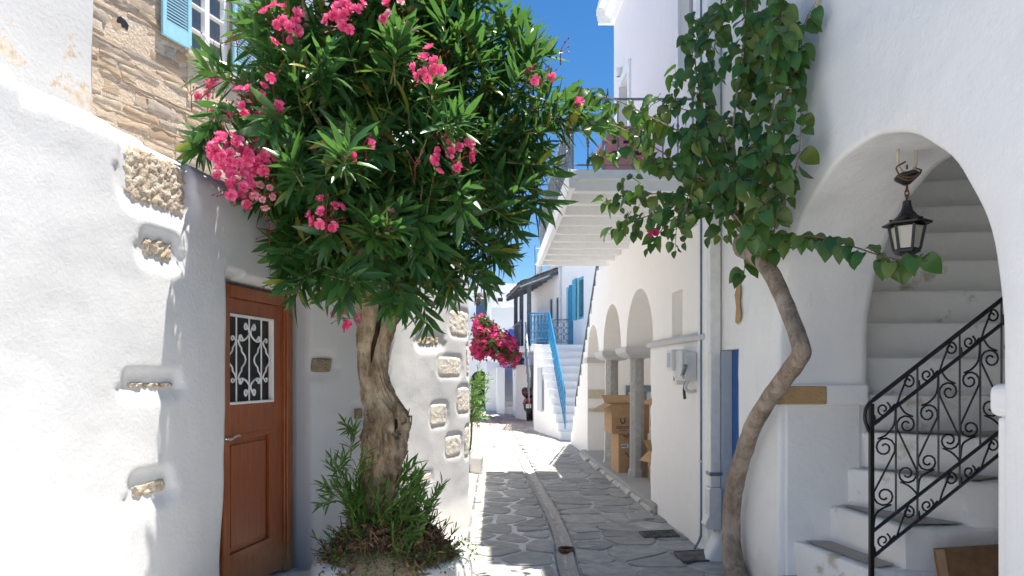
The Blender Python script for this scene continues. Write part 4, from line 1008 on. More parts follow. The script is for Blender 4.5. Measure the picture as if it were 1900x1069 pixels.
for i in range(len(xs)-1):
    x0, x1 = xs[i], xs[i+1]; xm = (x0+x1)/2; r = (x1-x0)/2-1
    # big S between second rail and lower rail
    yt = sec(xm)+118 if i % 2 == 0 else sec(xm)+98; yb = lo1(xm)-98 if i % 2 == 0 else lo1(xm)-115
    if i % 2 == 0: a = sp2(xm, yt, r, R(20), 1.45, -1); b = sp2(xm, yb, r, R(200), 1.45, -1)
    else: a = sp2(xm, yt, r, R(160), 1.45, 1); b = sp2(xm, yb, r, R(-20), 1.45, 1)
    scroll(a[::-1]+b)
    # tails from the S up and down to the rails
    sg = 1 if i % 2 == 0 else -1
    scroll([tuple(p[:2]) for p in spline([(xm-sg*r*.6, yt-r*.78 if True else 0, 0), (xm+sg*r*.2, yt-r*1.2, 0), (xm+sg*r*.85, yt-r*2.1, 0), (xm+sg*r, sec(xm+sg*r)+6, 0)], 5)])
    scroll([tuple(p[:2]) for p in spline([(xm+sg*r*.6, yb+r*.78, 0), (xm-sg*r*.2, yb+r*1.15, 0), (xm-sg*r*.8, yb+r*1.7, 0), (xm-sg*r, lo1(xm-sg*r)-6, 0)], 5)])
    # small curls between the paired rails
    for f, g in ((top, sec), (lo1, lo2)):
        h = g(xm)-f(xm); rr = min(r*.72, h*.36)
        if i % 2 == 0: c = sp2(x0+rr+8, (f(x0+rr)+g(x0+rr))/2+h*.12, rr, R(-60), 1.4, 1); scroll([(x1-2, f(x1)+h*.25), (xm+10, f(xm)+h*.42)]+c if False else c+[]); scroll([tuple(p[:2]) for p in spline([(x0+5, (f(x0)+g(x0))/2+h*.1, 0), (x0+rr*.5, (f(x0)+g(x0))/2+h*.42, 0), (xm+6, g(xm)-h*.1, 0), (x1-3, g(x1)-h*.12, 0)], 4)])
        else: c = sp2(x1-rr-6, (f(x1-rr)+g(x1-rr))/2-h*.08, rr, R(200), 1.4, 1); scroll(c); scroll([(x0+4, g(x0)-6), (x0+16, (f(x0)+g(x0))/2), (xm+4, f(xm)+h*.08)])
# lantern
q = P(1683, 300, 3.7); lx, ly = q.x, q.y
def lz(v): return EYE+(V0-v)*3.7/F
lt = thing('hanging_lantern', (lx, ly, lz(475)), 'black hexagonal lantern with frosted panes hanging on a rusty chain in the arch', 'lantern')
m = MB(); m.tube([(lx+.05*math.cos(R(a_)), ly, lz(300)+.06*math.sin(R(a_))) for a_ in range(180, 361, 15)]+[(lx+.05, ly, lz(270))], .008, 6); m.tube([(lx-.05, ly, lz(300)), (lx-.05, ly, lz(275))], .008, 6); m.build('ceiling_hook', M['beige'], lt, smooth=True)
m = MB(); m.lathe((lx, ly, 0), [(.0,lz(319)),(.045,lz(320)),(.062,lz(326)),(.058,lz(331)),(.03,lz(339)),(.016,lz(343)),(.0,lz(343))], 20)
for k, p in enumerate(m.v): m.v[k] = Vector((p.x, p.y, p.z+.16*(p.x-lx)))
m.build('canopy', M['iron'], lt, smooth=True, sharp=50)
m = MB(); m.tube(spline([(lx-.02,ly-.02,lz(302)), (lx-.075,ly-.03,lz(315)), (lx-.06,ly-.06,lz(333)), (lx+.0,ly-.07,lz(334)), (lx+.045,ly-.05,lz(322)), (lx+.03,ly-.03,lz(315))], 6), .0045, 6); m.tube(spline([(lx+.065,ly-.02,lz(317)), (lx+.03,ly-.06,lz(330)), (lx-.03,ly-.07,lz(341)), (lx-.09,ly-.06,lz(333))], 6), .0045, 6); m.build('loose_wire', M['vtwig'], lt, smooth=True)
for k, vv in enumerate((345, 355, 364)):
    m = MB(); cz_ = lz(vv+4); d_ = Vector((1,0,0)) if k % 2 else Vector((.3,1,0)).normalized()
    m.tube([Vector((lx,ly,cz_))+d_*.011*math.cos(R(a_))+Vector((0,0,.022*math.sin(R(a_)))) for a_ in range(0, 361, 24)], .0035, 5, cap=False); m.build('chain_link', M['rust'], lt, smooth=True)
m = MB(); m.tube([(lx,ly,lz(314)),(lx,ly,lz(306))], .006, 6); m.build('swivel', M['rust'], lt)
def hexr(r, z, rot=0): return [Vector((lx+r*math.cos(R(60*k+rot)), ly+r*math.sin(R(60*k+rot)), z)) for k in range(6)]
ROT = 22
m = MB(); m.loft([hexr(r, lz(vv), ROT) for r, vv in ((.001,372),(.020,373),(.022,382),(.030,391),(.048,400),(.078,408),(.122,415),(.118,418),(.09,416))]); m.build('lantern_roof', M['iron'], lt)
m = MB(); m.loft([hexr(.084, lz(417), ROT), hexr(.088, lz(422), ROT)]); m.build('collar', M['iron'], lt)
m = MB()
m.loft([hexr(r, lz(vv), ROT) for r, vv in ((.062,462),(.066,464),(.064,469),(.04,473),(.012,476),(.001,479))]); m.build('lantern_base', M['iron'], lt)
a6, b6 = hexr(.086, lz(420), ROT), hexr(.062, lz(464), ROT)
for k in range(6):
    m = MB(); m.tube([a6[k], b6[k]], .0085, 4); m.build('lantern_bar', M['iron'], lt)
    c = Vector((lx, ly, 0)); ins = lambda p: Vector((lx+(p.x-lx)*.93, ly+(p.y-ly)*.93, p.z)); m = MB(); a, b = ins(a6[k]), ins(a6[(k+1) % 6]); c_, d_ = ins(b6[(k+1) % 6]), ins(b6[k])
    o_ = ((a+b)/2-Vector((lx,ly,(a+b).z/2))).normalized()*.004; m.loft([[a,b,c_,d_],[a-o_,b-o_,c_-o_,d_-o_]]); m.build('pane', M['lampglass'], lt)
for k in range(6):
    th = R(60*k+ROT+30); m = MB(); m.lathe((lx+.082*math.cos(th), ly+.082*math.sin(th), lz(409)), [(.0,-.006),(.009,-.004),(.009,.004),(.0,.006)], 8); m.build('roof_rivet', M['iron'], lt, smooth=True)
# flat carton leaning inside the arch
a = P(1735, 1019, 3.82); b = P(1842, 1012, 3.82); t = thing('flattened_carton', (a.x+.2, 3.82, .1), 'dark brown flattened cardboard leaning on the stair wall under the railing', 'cardboard')
m = MB(); vs = [a, b+Vector((.35,0,.02)), b+Vector((.35,-.12,-.6)), a+Vector((.03,-.12,-.6))]; m.loft([vs, [p+Vector((0,.02,0)) for p in vs]]); m.build('carton_sheet', M['card2'], t)
m = MB(); w_ = .05; m.loft([[a+Vector((.002,-.0035,-.003)), a+Vector((w_,-.0035,0)), a+Vector((w_+.03,-.1235,-.6)), a+Vector((.032,-.1235,-.6))], [a+Vector((.002,-.001,-.003)), a+Vector((w_,-.001,0)), a+Vector((w_+.03,-.121,-.6)), a+Vector((.032,-.121,-.6))]]); m.build('packing_tape', M['card'], t)

# ------------------------------------------------------------------ far houses on the right
bh = thing('blue_door_house', (2, 19, 0), 'white house with blue door and window above an outside stair with a blue railing', 'house')
FO, FT = Vector((2.07,20.5,0)), Vector((-.16,1,0)).normalized(); FN = Vector((FT.y,-FT.x,0))*-1
def fP(a, z, d=0): q = FO+FT*a+FN*d; return Vector((q.x, q.y, z))
def fa(u): k = (u-U0)/F; return (k*FO.y-FO.x)/(FT.x-k*FT.y)
def fz(u, v): q = FO+FT*fa(u); return EYE+(V0-v)*q.y/F
dr = (fa(1064), fa(1050.5), 2.42, 4.22); w1 = (fa(1083), fa(1072), fz(1077,592), fz(1077,514)); w2 = (fa(1036.5), fa(1031.5), fz(1034,601), fz(1034,552)); w3 = (fa(1025), fa(1020), fz(1022,603), fz(1022,555))
H_ = lambda q: [(q[0],q[2]),(q[1],q[2]),(q[1],q[3]),(q[0],q[3])]
m = MB(); m.panel([(-4.5,-.1),(9,-.1),(9,5.2),(1.5,5.2),(1.5,5.9),(-4.5,5.9)], [H_(dr),H_(w1),H_(w2),H_(w3)], fP, 0, -.35); m.build('wall', M['farwhite'], bh)
m = MB(); m.add([fP(-4.5,5.9,.0),fP(1.5,5.9,.0),fP(1.5,5.9,-5),fP(-4.5,5.9,-5)], [(0,1,2,3)]); m.add([fP(1.5,5.2,0),fP(9,5.2,0),fP(9,5.2,-5),fP(1.5,5.2,-5)], [(0,1,2,3)]); m.add([fP(1.5,5.2,0),fP(1.5,5.9,0),fP(1.5,5.9,-5),fP(1.5,5.2,-5)], [(0,1,2,3)]); m.build('roof', M['farwhite'], bh)
for nm, q, mt in (('door', dr, 'turq'), ('window', w1, 'turq'), ('window', w2, 'greyblue'), ('window', w3, 'greyblue')):
    m = MB(); t_ = .07; m.panel(H_(q), [[(q[0]+t_,q[2]+t_),(q[1]-t_,q[2]+t_),(q[1]-t_,q[3]-t_),(q[0]+t_,q[3]-t_)]], fP, -.05 if nm == 'door' else -.02, -.12); o = m.build(nm, M[mt] if nm == 'window' else M['turq'], bh)
    m = MB(); m.panel(H_(q), [], fP, -.09, -.1); m.build('door_leaf' if nm == 'door' else 'pane', M['turq'] if nm == 'door' else M['glass'], o)
m = MB(); q = w1; am_ = (q[0]+q[1])/2
m.panel([(q[1]+.02,q[2]),(q[1]+.40,q[2]),(q[1]+.40,q[3]),(q[1]+.02,q[3])], [], fP, .03, .06); m.build('shutter', M['turq'], bh)
m = MB(); q = dr; m.add([fP(q[0]+.02,q[2]+.01,-.0), fP(q[0]+.02,q[3]-.01,-.0), fP(q[0]+.12,q[3]-.01,.10), fP(q[0]+.12,q[2]+.01,.10)], [(0,1,2,3)]); m.add([fP(q[0]+.05,q[2]+.01,-.0), fP(q[0]+.05,q[3]-.01,-.0), fP(q[0]+.15,q[3]-.01,.10), fP(q[0]+.15,q[2]+.01,.10)], [(0,1,2,3)]); m.build('door_leaf', M['blue'], bh)
m = MB(); m.tube([fP(fa(1042),2.5,.06), fP(fa(1042),5.2,.06)], .035, 6); m.build('downpipe', M['pvc'], bh); m = MB(); m.lathe(fP(fa(1046),4.95,.15), [(.0,-.05),(.10,-.05),(.10,.06),(0,.06)], 10); m.build('porch_light', M['greybox'], bh, smooth=True, sharp=40)
# its stair block, steps widening to the left as they climb
N_ = 12
for k in range(N_):
    y = 16.4+.225*k; xl = 1.46-.19*(y-16.3); z = 2.4*(k+1)/N_; m = MB(); m.prism([(xl,y),(2.75,y+.003*k),(2.75,22),(xl-.02*0-.0,y+.23 if k < N_-1 else 19.4)], -.05, z) if False else m.prism([(xl,y),(2.72-.003*k,y),(2.72-.003*k,y+.27),(xl-.045,y+.27)], -.05, z); m.build('step', M['farwhite'], bh, bevel=.012)
m = MB(); m.prism([(.94,19.1),(2.7,19.1),(2.7,19.4),(2.0,22.0),(1.03,21.4)], -.05, 2.40); m.build('landing', M['farwhite'], bh, bevel=.02)
m = MB(); m.prism([(.87,19.02),(1.0,19.02),(1.05,21.45),(.92,21.45)], 2.28, 2.42); m.build('landing_edge', M['farwhite'], bh)
m = MB(); m.prism([(1.06,17.98),(1.1,17.98),(1.03,18.45),(.99,18.45)], .6, 1.75); m.build('wall_recess', M['bluegrey'], bh)
br = thing('blue_stair_railing', (1.5, 18, 1), 'bright blue ornamental railing running up the white stair and round its landing', 'railing')
def rail_panel(a, b, h, n, mat, par, orn=True, th=.012, foot=.08):
    a, b = Vector(a), Vector(b); up = Vector((0,0,h)); f = Vector((0,0,foot))
    m = MB(); m.tube([a+up, b+up], th*1.7, 6); m.build('top_rail', mat, par); m = MB(); m.tube([a+f, b+f], th, 5); m.build('rail', mat, par)
    for i in range(n+1):
        p = a.lerp(b, i/n); m = MB(); m.tube([p if i in (0, n) else p+f, p+up], th*(1.2 if i in (0, n) else .8), 4); m.build('baluster', mat, par)
        if orn and i < n:
            q = a.lerp(b, (i+1)/n); d = (q-p); m = MB()
            for c in (.3, .55, .8):
                ct = p+d*.5+up*c; m.tube([ct+d*.42*math.cos(R(t_))+up*.13*math.sin(R(t_)) for t_ in range(0, 361, 45)], th*.8, 4, cap=False)
            m.build('ring_ornament', mat, par)
rail_panel((1.56,16.55,.25), (1.36,19.05,2.42), .88, 14, M['blue'], br, True, .011)
rail_panel((1.34,19.12,2.42), (.86,19.3,2.42), .88, 5, M['blue'], br, True, .014); rail_panel((.85,19.32,2.42), (.95,21.3,2.42), .88, 12, M['blue'], br, True, .014)
ir = thing('landing_railing', (1.9, 19.3, 2.4), 'thin dark iron railing with round scrolls beside the blue door', 'railing')
rail_panel((1.44,19.6,2.42), (2.0,19.6,2.42), .72, 3, M['greyblue'], ir, True, .012)
# pergola balcony house
ph = thing('pergola_house', (1.2, 23, 0), 'white house with a grey timber porch roof over its grey balcony', 'house')
m = MB(); m.prism([(1.02,21.7),(1.75,22.0),(1.7,25.5),(1.24,25.3)], -.05, 2.3); m.build('base_wall', M['farwhite'], ph)
m = MB(); m.prism([(.62,22.2),(1.7,22.2),(1.6,25.4),(.50,25.4)], 2.3, 2.5); m.build('balcony_floor', M['farwhite'], ph, bevel=.02)
for x, y in ((.93,22.3),(.73,24.0),(.56,25.3)): m = MB(); m.box((x-.07,y-.07,2.5), (x+.07,y+.07,4.55)); m.build('post', M['wood'], ph)
m = MB(); m.loft([[(x, y, z) for x, z in ((.9+o,4.50),(1.06+o,4.50),(1.06+o,4.66),(.9+o,4.66))] for y, o in ((22.1,-.05),(25.5,-.42))]); m.build('beam', M['wood'], ph)
m = MB(); rows = []
def proof(s, t): return Vector((lerp(lerp(.62,1.85,s), lerp(.22,1.35,s), t), lerp(21.9, 25.8, t), 4.50+.46*s+.02*nz(s*9, t*9)))
m.grid([[proof(i/10, j/20) for j in range(21)] for i in range(11)]); m.grid([[proof(i/10, j/20)+Vector((0,0,-.09)) for j in range(21)] for i in range(11)])
m.grid([[proof(i/10,0), proof(i/10,0)+Vector((0,0,-.09))] for i in range(11)]); m.grid([[proof(0,j/20), proof(0,j/20)+Vector((0,0,-.09))] for j in range(21)]); m.build('porch_roof', M['wood'], ph)
m = MB(); m.grid([[proof(i/10, j/20)+Vector((0,0,.03+.05*random.random())) for j in range(21)] for i in range(11)]); m.grid([[proof(0,j/20)+Vector((-.02,0,.06*random.random())), proof(0,j/20)+Vector((0,0,-.02))] for j in range(21)]); m.grid([[proof(i/10,0)+Vector((0,0,.03+.05*random.random())), proof(i/10,0)] for i in range(11)]); m.build('reed_cover', M['thatch'], ph)
for i in range(6): m = MB(); p, q = proof(0, i/5)+Vector((0,0,-.14)), proof(1, i/5)+Vector((0,0,-.14)); m.tube([p, q], .05, 4); m.build('rafter', M['wood'], ph)
for k in range(9):
    y = 22.25+.34*k; x = .66-.055*(y-22.2); m = MB(); m.box((x-.012,y,2.52), (x+.012,y+.31,3.28)); m.build('balcony_board', M['greyblue'], ph)
m = MB(); m.tube([(.66,22.2,3.32),(.46,25.4,3.32)], .03, 6); m.build('rail', M['greyblue'], ph)
for k in range(7):
    y = 22.1-.20*k; z = 2.45-.26*k; m = MB(); m.box((.80+.012*k-.012,y-.18,z-.35), (.80+.012*k+.012,y-.01,z+.70)); m.build('stair_board', M['greyblue'], ph)
m = MB(); m.tube([(.80,22.1,3.25),(.89,20.7,1.5)], .03, 6); m.build('stair_rail', M['bluegrey'], ph)
ch = thing('roof_chimney', (1.42, 23.5, 5.2), 'small white roof chimney with a conical cap and aerial pole above the porch roof', 'chimney')
m = MB(); m.lathe((1.30,23,4.9), [(.10,0),(.10,.35),(.15,.36),(.0,.52)], 10); m.build('flue', M['farwhite'], ch, smooth=True, sharp=30)
m = MB(); m.tube([(1.18,23.2,4.9),(1.16,23.2,5.95)], .018, 5); m.tube([(1.16,23.2,5.85),(1.45,23.2,5.85)], .01, 4); m.build('aerial_pole', M['galv'], ch)
# violet railed stair house
lh = thing('violet_stair_house', (.4, 27, 0), 'white stair house with violet blue railings behind the parked scooter', 'house')
m = MB(); m.prism([(.55,24.0),(1.0,23.3),(1.5,26),(1.4,29),(.42,29)], -.05, 1.9); m.build('side_wall', M['farwhite'], lh); m = MB(); m.prism([(-.14,26.7),(.16,26.5),(.14,29),(-.2,29)], -.05, 1.85); m.build('side_wall', M['farwhite'], lh)
for k in range(8): y = 26.6+.26*k; m = MB(); m.prism([(.13,y),(.56,y),(.56,y+.3),(.13,y+.3)], -.05, .3+.22*k); m.build('step', M['lime2'], lh)
m = MB(); m.prism([(-.6,29),(1.6,29),(1.4,33),(-.8,33)], -.05, 2.06); m.build('landing', M['farwhite'], lh); m = MB(); m.prism([(-.4,31),(1.8,31),(1.8,34),(-.5,34)], 2.0, 4.6); m.build('wall', M['farwhite'], lh)
m = MB(); m.box((.35,30.93,2.1), (1.0,30.99,3.6)); m.build('door', M['lilac'], lh)
vr = thing('violet_stair_railing', (.4, 27, 1), 'pair of violet blue iron railings beside the steps behind the scooter', 'railing')
rail_panel((.10,26.6,.55), (.04,29.2,2.1), .75, 12, M['lilac'], vr, True, .016); rail_panel((.86,24.0,.95), (.66,26.4,2.1), .75, 12, M['lilac'], vr, True, .016); rail_panel((.66,26.4,1.95), (.50,28.6,2.1), .75, 9, M['lilac'], vr, True, .016)
# end of the lane
fh = thing('far_white_house', (0, 40, 0), 'white flat roofed house closing the far end of the lane, small blue window', 'house')
m = MB(); fw_ = (-1.45,-.76,5.45,6.1)
m.panel([(-9,-.1),(6,-.1),(6,6.85),(-9,6.9)], [[(-1.45,4.95),(-.82,4.95),(-.82,5.98),(-1.45,5.98)]], lambda a, z, d: (a, 40+d, z), 0, .4); m.box((-9,40.4,6.7),(6,48,6.86)); m.build('wall', M['farwhite'], fh)
m = MB(); m.box((-1.45,40.1,4.95),(-1.38,40.2,5.98)); m.box((-.89,40.1,4.95),(-.82,40.2,5.98)); m.box((-1.17,40.1,4.95),(-1.10,40.2,5.98)); m.box((-1.38,40.11,5.45),(-.89,40.19,5.52)); wn = m.build('window', M['deepblue'], fh)
m = MB(); m.box((-1.44,40.16,4.96),(-.83,40.2,5.97)); m.build('pane', M['glass'], wn)
m = MB(); m.box((-1.6,39.93,4.8),(-.66,40.0,4.92)); m.box((-1.55,39.95,6.05),(-.7,40.0,6.3)); m.build('window_trim', M['grey_trim'], fh)
m = MB(); m.loft([[(c[0]+x*s_, 39.4+y*s_, z) for x, y in ((-.5,-.4),(.5,-.4),(.5,.4),(-.5,.4))] for c in ((-.02,),) for z, s_ in ((4.4,1.25),(5.05,1.2),(5.2,.75),(5.6,.5),(6.05,.42))]); m.build('chimney', M['farwhite'], fh, bevel=.05)
m = MB(); m.box((-.16,38.98,5.72),(.12,39.3,5.9)); m.build('chimney_mouth', M['dark'], fh)
m = MB(); m.box((1.0,38.6,4.0),(3.0,40,5.9)); m.build('stair_tower', M['farwhite'], fh, bevel=.1)
m = MB(); m.box((-4,37.0,-.05),(-.2,38.6,4.4)); m.box((-.2,36.6,-.05),(4,38.6,4.4)); m.build('terrace_block', M['farwhite'], fh)
m = MB(); m.box((-.45,36.3,4.4),(4,36.75,4.65)); m.build('terrace_beam', M['lime2'], fh)
ac = thing('air_conditioner', (.95, 36.3, 3.7), 'small beige air conditioner unit on the far white wall', 'air conditioner')
m = MB(); m.box((.55,36.15,3.65),(1.35,36.58,4.3)); m.build('case', M['beige'], ac, bevel=.03); m = MB(); m.tube([(.95,36.14,3.98),(.95,36.12,3.98)], .26, 16); m.build('fan_grille', M['kerb'], ac)
m = MB(); m.box((1.1,36.52,2.1),(1.8,36.59,3.0)); m.build('window', M['dark'], fh)
# walls on the left beyond the corner
lw = thing('lane_side_house', (-1.4, 11, 0), 'white house beyond the left corner with a capital topped pier and climbing bougainvillea', 'house')
m = MB(); m.prism([(-.44,8.9),(-.62,13.0),(-3,13),(-3,8.9)], -.05, 3.05); m.build('wall', M['farwhite'], lw, bevel=.04); m = MB(); m.prism([(-.42,8.8),(-.50,10.9),(-.9,10.9),(-.9,8.8)], 2.42, 2.55) if False else m.prism([(-.40,8.85),(-.42,9.3),(-.8,9.3),(-.8,8.85)], 2.05, 2.15); m.build('pier_cap', M['lime2'], lw, bevel=.01)
m = MB(); m.prism([(-.92,15.5),(-1.2,24),(-5,24),(-5,15.5)], -.05, 3.4); m.build('side_wall', M['farwhite'], lw)
m = MB(); m.prism([(-1.55,8.6),(-1.7,15.3),(-5,15.3),(-5,8.6)], 3.0, 6.4); m.build('bounce_storey', M['farwhite'], lw, bevel=.04)  # invented set-back storey, added to bounce sunlight onto the arcade
aw2 = thing('arched_gate_wall', (-.7, 30, 0), 'low white wall with a dark round arched opening far down the lane', 'wall')
ho = [(-1.35,.0)]+arc(-.95,1.3,.42,180,0,12)+[(-.53,.0)]
m = MB(); m.panel([(-4,-.02),(-.15,-.02),(-.15,2.35),(-4,2.35)], [[(x, max(z, .0)+.001) for x, z in ho]], lambda a, z, d: (a, 31+d-.2*a, z), 0, .4); m.build('wall_body', M['farwhite'], aw2); m = MB(); m.box((-1.5,31.7,0),(-.4,31.75,2)); m.build('gate', M['dark'], aw2)
kb = tag(MB().prism([(-.50,10.9),(-.28,10.8),(-.32,12.4),(-.62,12.5)], -.02, .30).build('white_kerb_block', M['lime'], None, bevel=.06, seg=3), 'low white plastered block at the left edge of the sunlit lane', 'kerb')
# scooter parked at the far house, tail towards us
sx, sy = .93, 23.0
sc_ = thing('parked_scooter', (sx, sy, 0), 'black and red scooter with a black top box parked tail first by the far stair', 'scooter')
def wheel(y, r):
    m = MB(); m.tube([(sx, y+r*.8*math.cos(R(a_)), r+r*.8*math.sin(R(a_))) for a_ in range(0, 361, 20)], r*.24, 8, cap=False); o = m.build('wheel', M['rubber'], sc_, smooth=True)
    m = MB(); m.tube([(sx-.04,y,r),(sx+.04,y,r)], r*.55, 12); m.build('rim', M['galv'], o)
wheel(sy, .25); wheel(sy+1.25, .25)
m = MB(); rg = []
for y, w_, z0, z1 in ((-.20,.06,.55,.72),(0,.14,.48,.80),(.3,.17,.38,.80),(.55,.15,.25,.72),(.7,.12,.22,.45),(.95,.14,.24,.5),(1.1,.16,.35,.85),(1.2,.10,.45,1.0)):
    rg.append([(sx+w_*math.cos(R(a_)), sy+y, (z0+z1)/2+(z1-z0)/2*math.sin(R(a_))) for a_ in range(0, 360, 30)])
m.loft(rg); m.build('body', M['black'], sc_, smooth=True)
m = MB(); rg = [[(sx+w_*math.cos(R(a_)), sy+y, .82+h*math.sin(R(a_))) for a_ in range(0, 360, 30)] for y, w_, h in ((-.05,.08,.03),(.1,.14,.06),(.4,.15,.06),(.62,.08,.04))]; m.loft(rg); m.build('saddle', M['rubber'], sc_, smooth=True)
m = MB(); rg = [[(sx+w_*x, sy-.12+d*y, z) for x, y in ((-1,-.7),(-.7,-1),(.7,-1),(1,-.7),(1,.7),(.7,1),(-.7,1),(-1,.7))] for z, w_, d in ((.84,.14,.14),(.87,.20,.19),(.98,.23,.21),(1.08,.22,.20),(1.13,.15,.14))]; m.loft(rg); tb = m.build('top_box', M['black'], sc_, smooth=True, sharp=40)
m = MB(); m.box((sx-.232,sy-.335,.965),(sx+.232,sy+.05,.99)); m.build('reflector_stripe', M['red'], tb, bevel=.005)
m = MB(); m.box((sx-.11,sy-.24,.66),(sx+.11,sy-.15,.76)); m.build('tail_light', M['red'], sc_, bevel=.02)
m = MB(); m.box((sx-.09,sy-.27,.44),(sx+.09,sy-.255,.58)); m.build('number_plate', M['pvc'], sc_); m = MB(); m.box((sx-.08,sy-.25,.25),(sx+.08,sy-.18,.62)); m.build('mudguard', M['black'], sc_, bevel=.01)
for s_ in (-1, 1): m = MB(); m.tube([(sx+.11*s_,sy-.17,.60),(sx+.2*s_,sy-.19,.60)], .022, 8); m.build('indicator', M['red'], sc_)
m = MB(); m.tube([(sx-.33,sy+1.0,1.0),(sx-.1,sy+1.08,1.04),(sx+.1,sy+1.08,1.04),(sx+.33,sy+1.0,1.0)], .02, 6); m.build('handlebar', M['rubber'], sc_); m = MB(); m.tube([(sx,sy+1.05,1.03),(sx,sy+1.22,.3)], .035, 8); m.build('fork', M['galv'], sc_)
m = MB(); m.tube([(sx+.16,sy-.25,.33),(sx+.15,sy+.35,.28)], .05, 8); m.build('exhaust', M['rust'], sc_)
for s_ in (-1, 1):
    m = MB(); m.tube([(sx+.22*s_,sy+1.05,1.04),(sx+.28*s_,sy+1.0,1.2)], .008, 5); m.box((sx+.28*s_-.06,sy+.99,1.18),(sx+.28*s_+.06,sy+1.01,1.27)); m.build('mirror', M['black'], sc_)
# cable across the sky
cb = MB(); cb.tube(spline([P(985,445,9), P(950,500,14), P(960,545,24), P(948,535,30), P(955,550,36)][:1]+[P(952,515,14), P(932,492,10), P(915,470,8.6), P(890,430,7.4), P(860,380,6.6)][0:0]+[P(905,440,8), P(925,482,16), P(953,528,39.9)], 8), .012, 4)
tag(cb.build('overhead_cable', M['black']), 'thin black overhead cable slanting down to the far white roof', 'cable')
# ------------------------------------------------------------------ leaves, blossoms
def leaf_mesh(name, ln, wd, mat, droop=.15, fold=.25, twist=0, prof=None, n=5, wave=0):
    """one leaf along +X, face up +Z"""
    prof = prof or [(0,.12),(.18,.62),(.42,1),(.68,.82),(.88,.40),(1,.02)]
    vs = []; fs = []
    for i, (t, w_) in enumerate(prof):
        z = -droop*ln*t*t; hw = w_*wd/2; tw = twist*t; c, s = math.cos(tw), math.sin(tw); e = fold*hw+wave*math.sin(i*2.2)*hw
        vs += [(t*ln, hw*c, z+e+hw*s), (t*ln, 0, z), (t*ln, -hw*c, z+e-hw*s)]
        if i: k = 3*(i-1); fs += [(k,k+3,k+4,k+1),(k+1,k+4,k+5,k+2)]
    me = bpy.data.meshes.new(name); me.from_pydata(vs, [], fs); me.materials.append(mat); me.polygons.foreach_set('use_smooth', [True]*len(fs)); return me
def raw(me): return [v.co.copy() for v in me.vertices], [tuple(p.vertices) for p in me.polygons]
def frame(pos, d, up, s=1.0):
    x = d.normalized(); y = up.cross(x)
    if y.length < 1e-4: y = Vector((0,1,0)).cross(x)
    y.normalize(); z = x.cross(y); Mx = Matrix((x, y, z)).transposed().to_4x4()*1.0
    return Matrix.Translation(pos) @ Mx @ Matrix.Scale(s, 4)
def rv(r): 
    while True:
        v = Vector((r.uniform(-1,1), r.uniform(-1,1), r.uniform(-1,1)))
        if .05 < v.length < 1: return v.normalized()
def scatter(leaves, meshes, root, keep, mat, stuffname, partname='leaf'):
    """leaves: (matrix, variant). The largest in view become parts, the rest one joined part."""
    E = Vector((0,0,EYE)); raws = [raw(m_) for m_ in meshes]
    def vis(L):
        p = L[0].translation; return -(p-E).length+(-9 if p.y < .5 or not (-60 < U0+p.x/p.y*F < 1960 and -80 < V0-F*(p.z-EYE)/p.y < 1120) else 0)
    order = sorted(leaves, key=vis, reverse=True)
    for Mx, k in order[:keep]: inst(partname, meshes[k], Mx, root)
    big = MB()
    for Mx, k in order[keep:]:
        v, f = raws[k]; n = len(big.v); big.v += [Mx @ p for p in v]; big.f += [tuple(i+n for i in q) for q in f]
    o_ = wloc(root); me = bpy.data.meshes.new(stuffname); me.from_pydata([p-o_ for p in big.v], [], big.f); me.materials.append(mat); me.polygons.foreach_set('use_smooth', [True]*len(big.f))
    o = bpy.data.objects.new(stuffname, me); COL.objects.link(o); o.parent = root; return tag(o, kind='stuff')

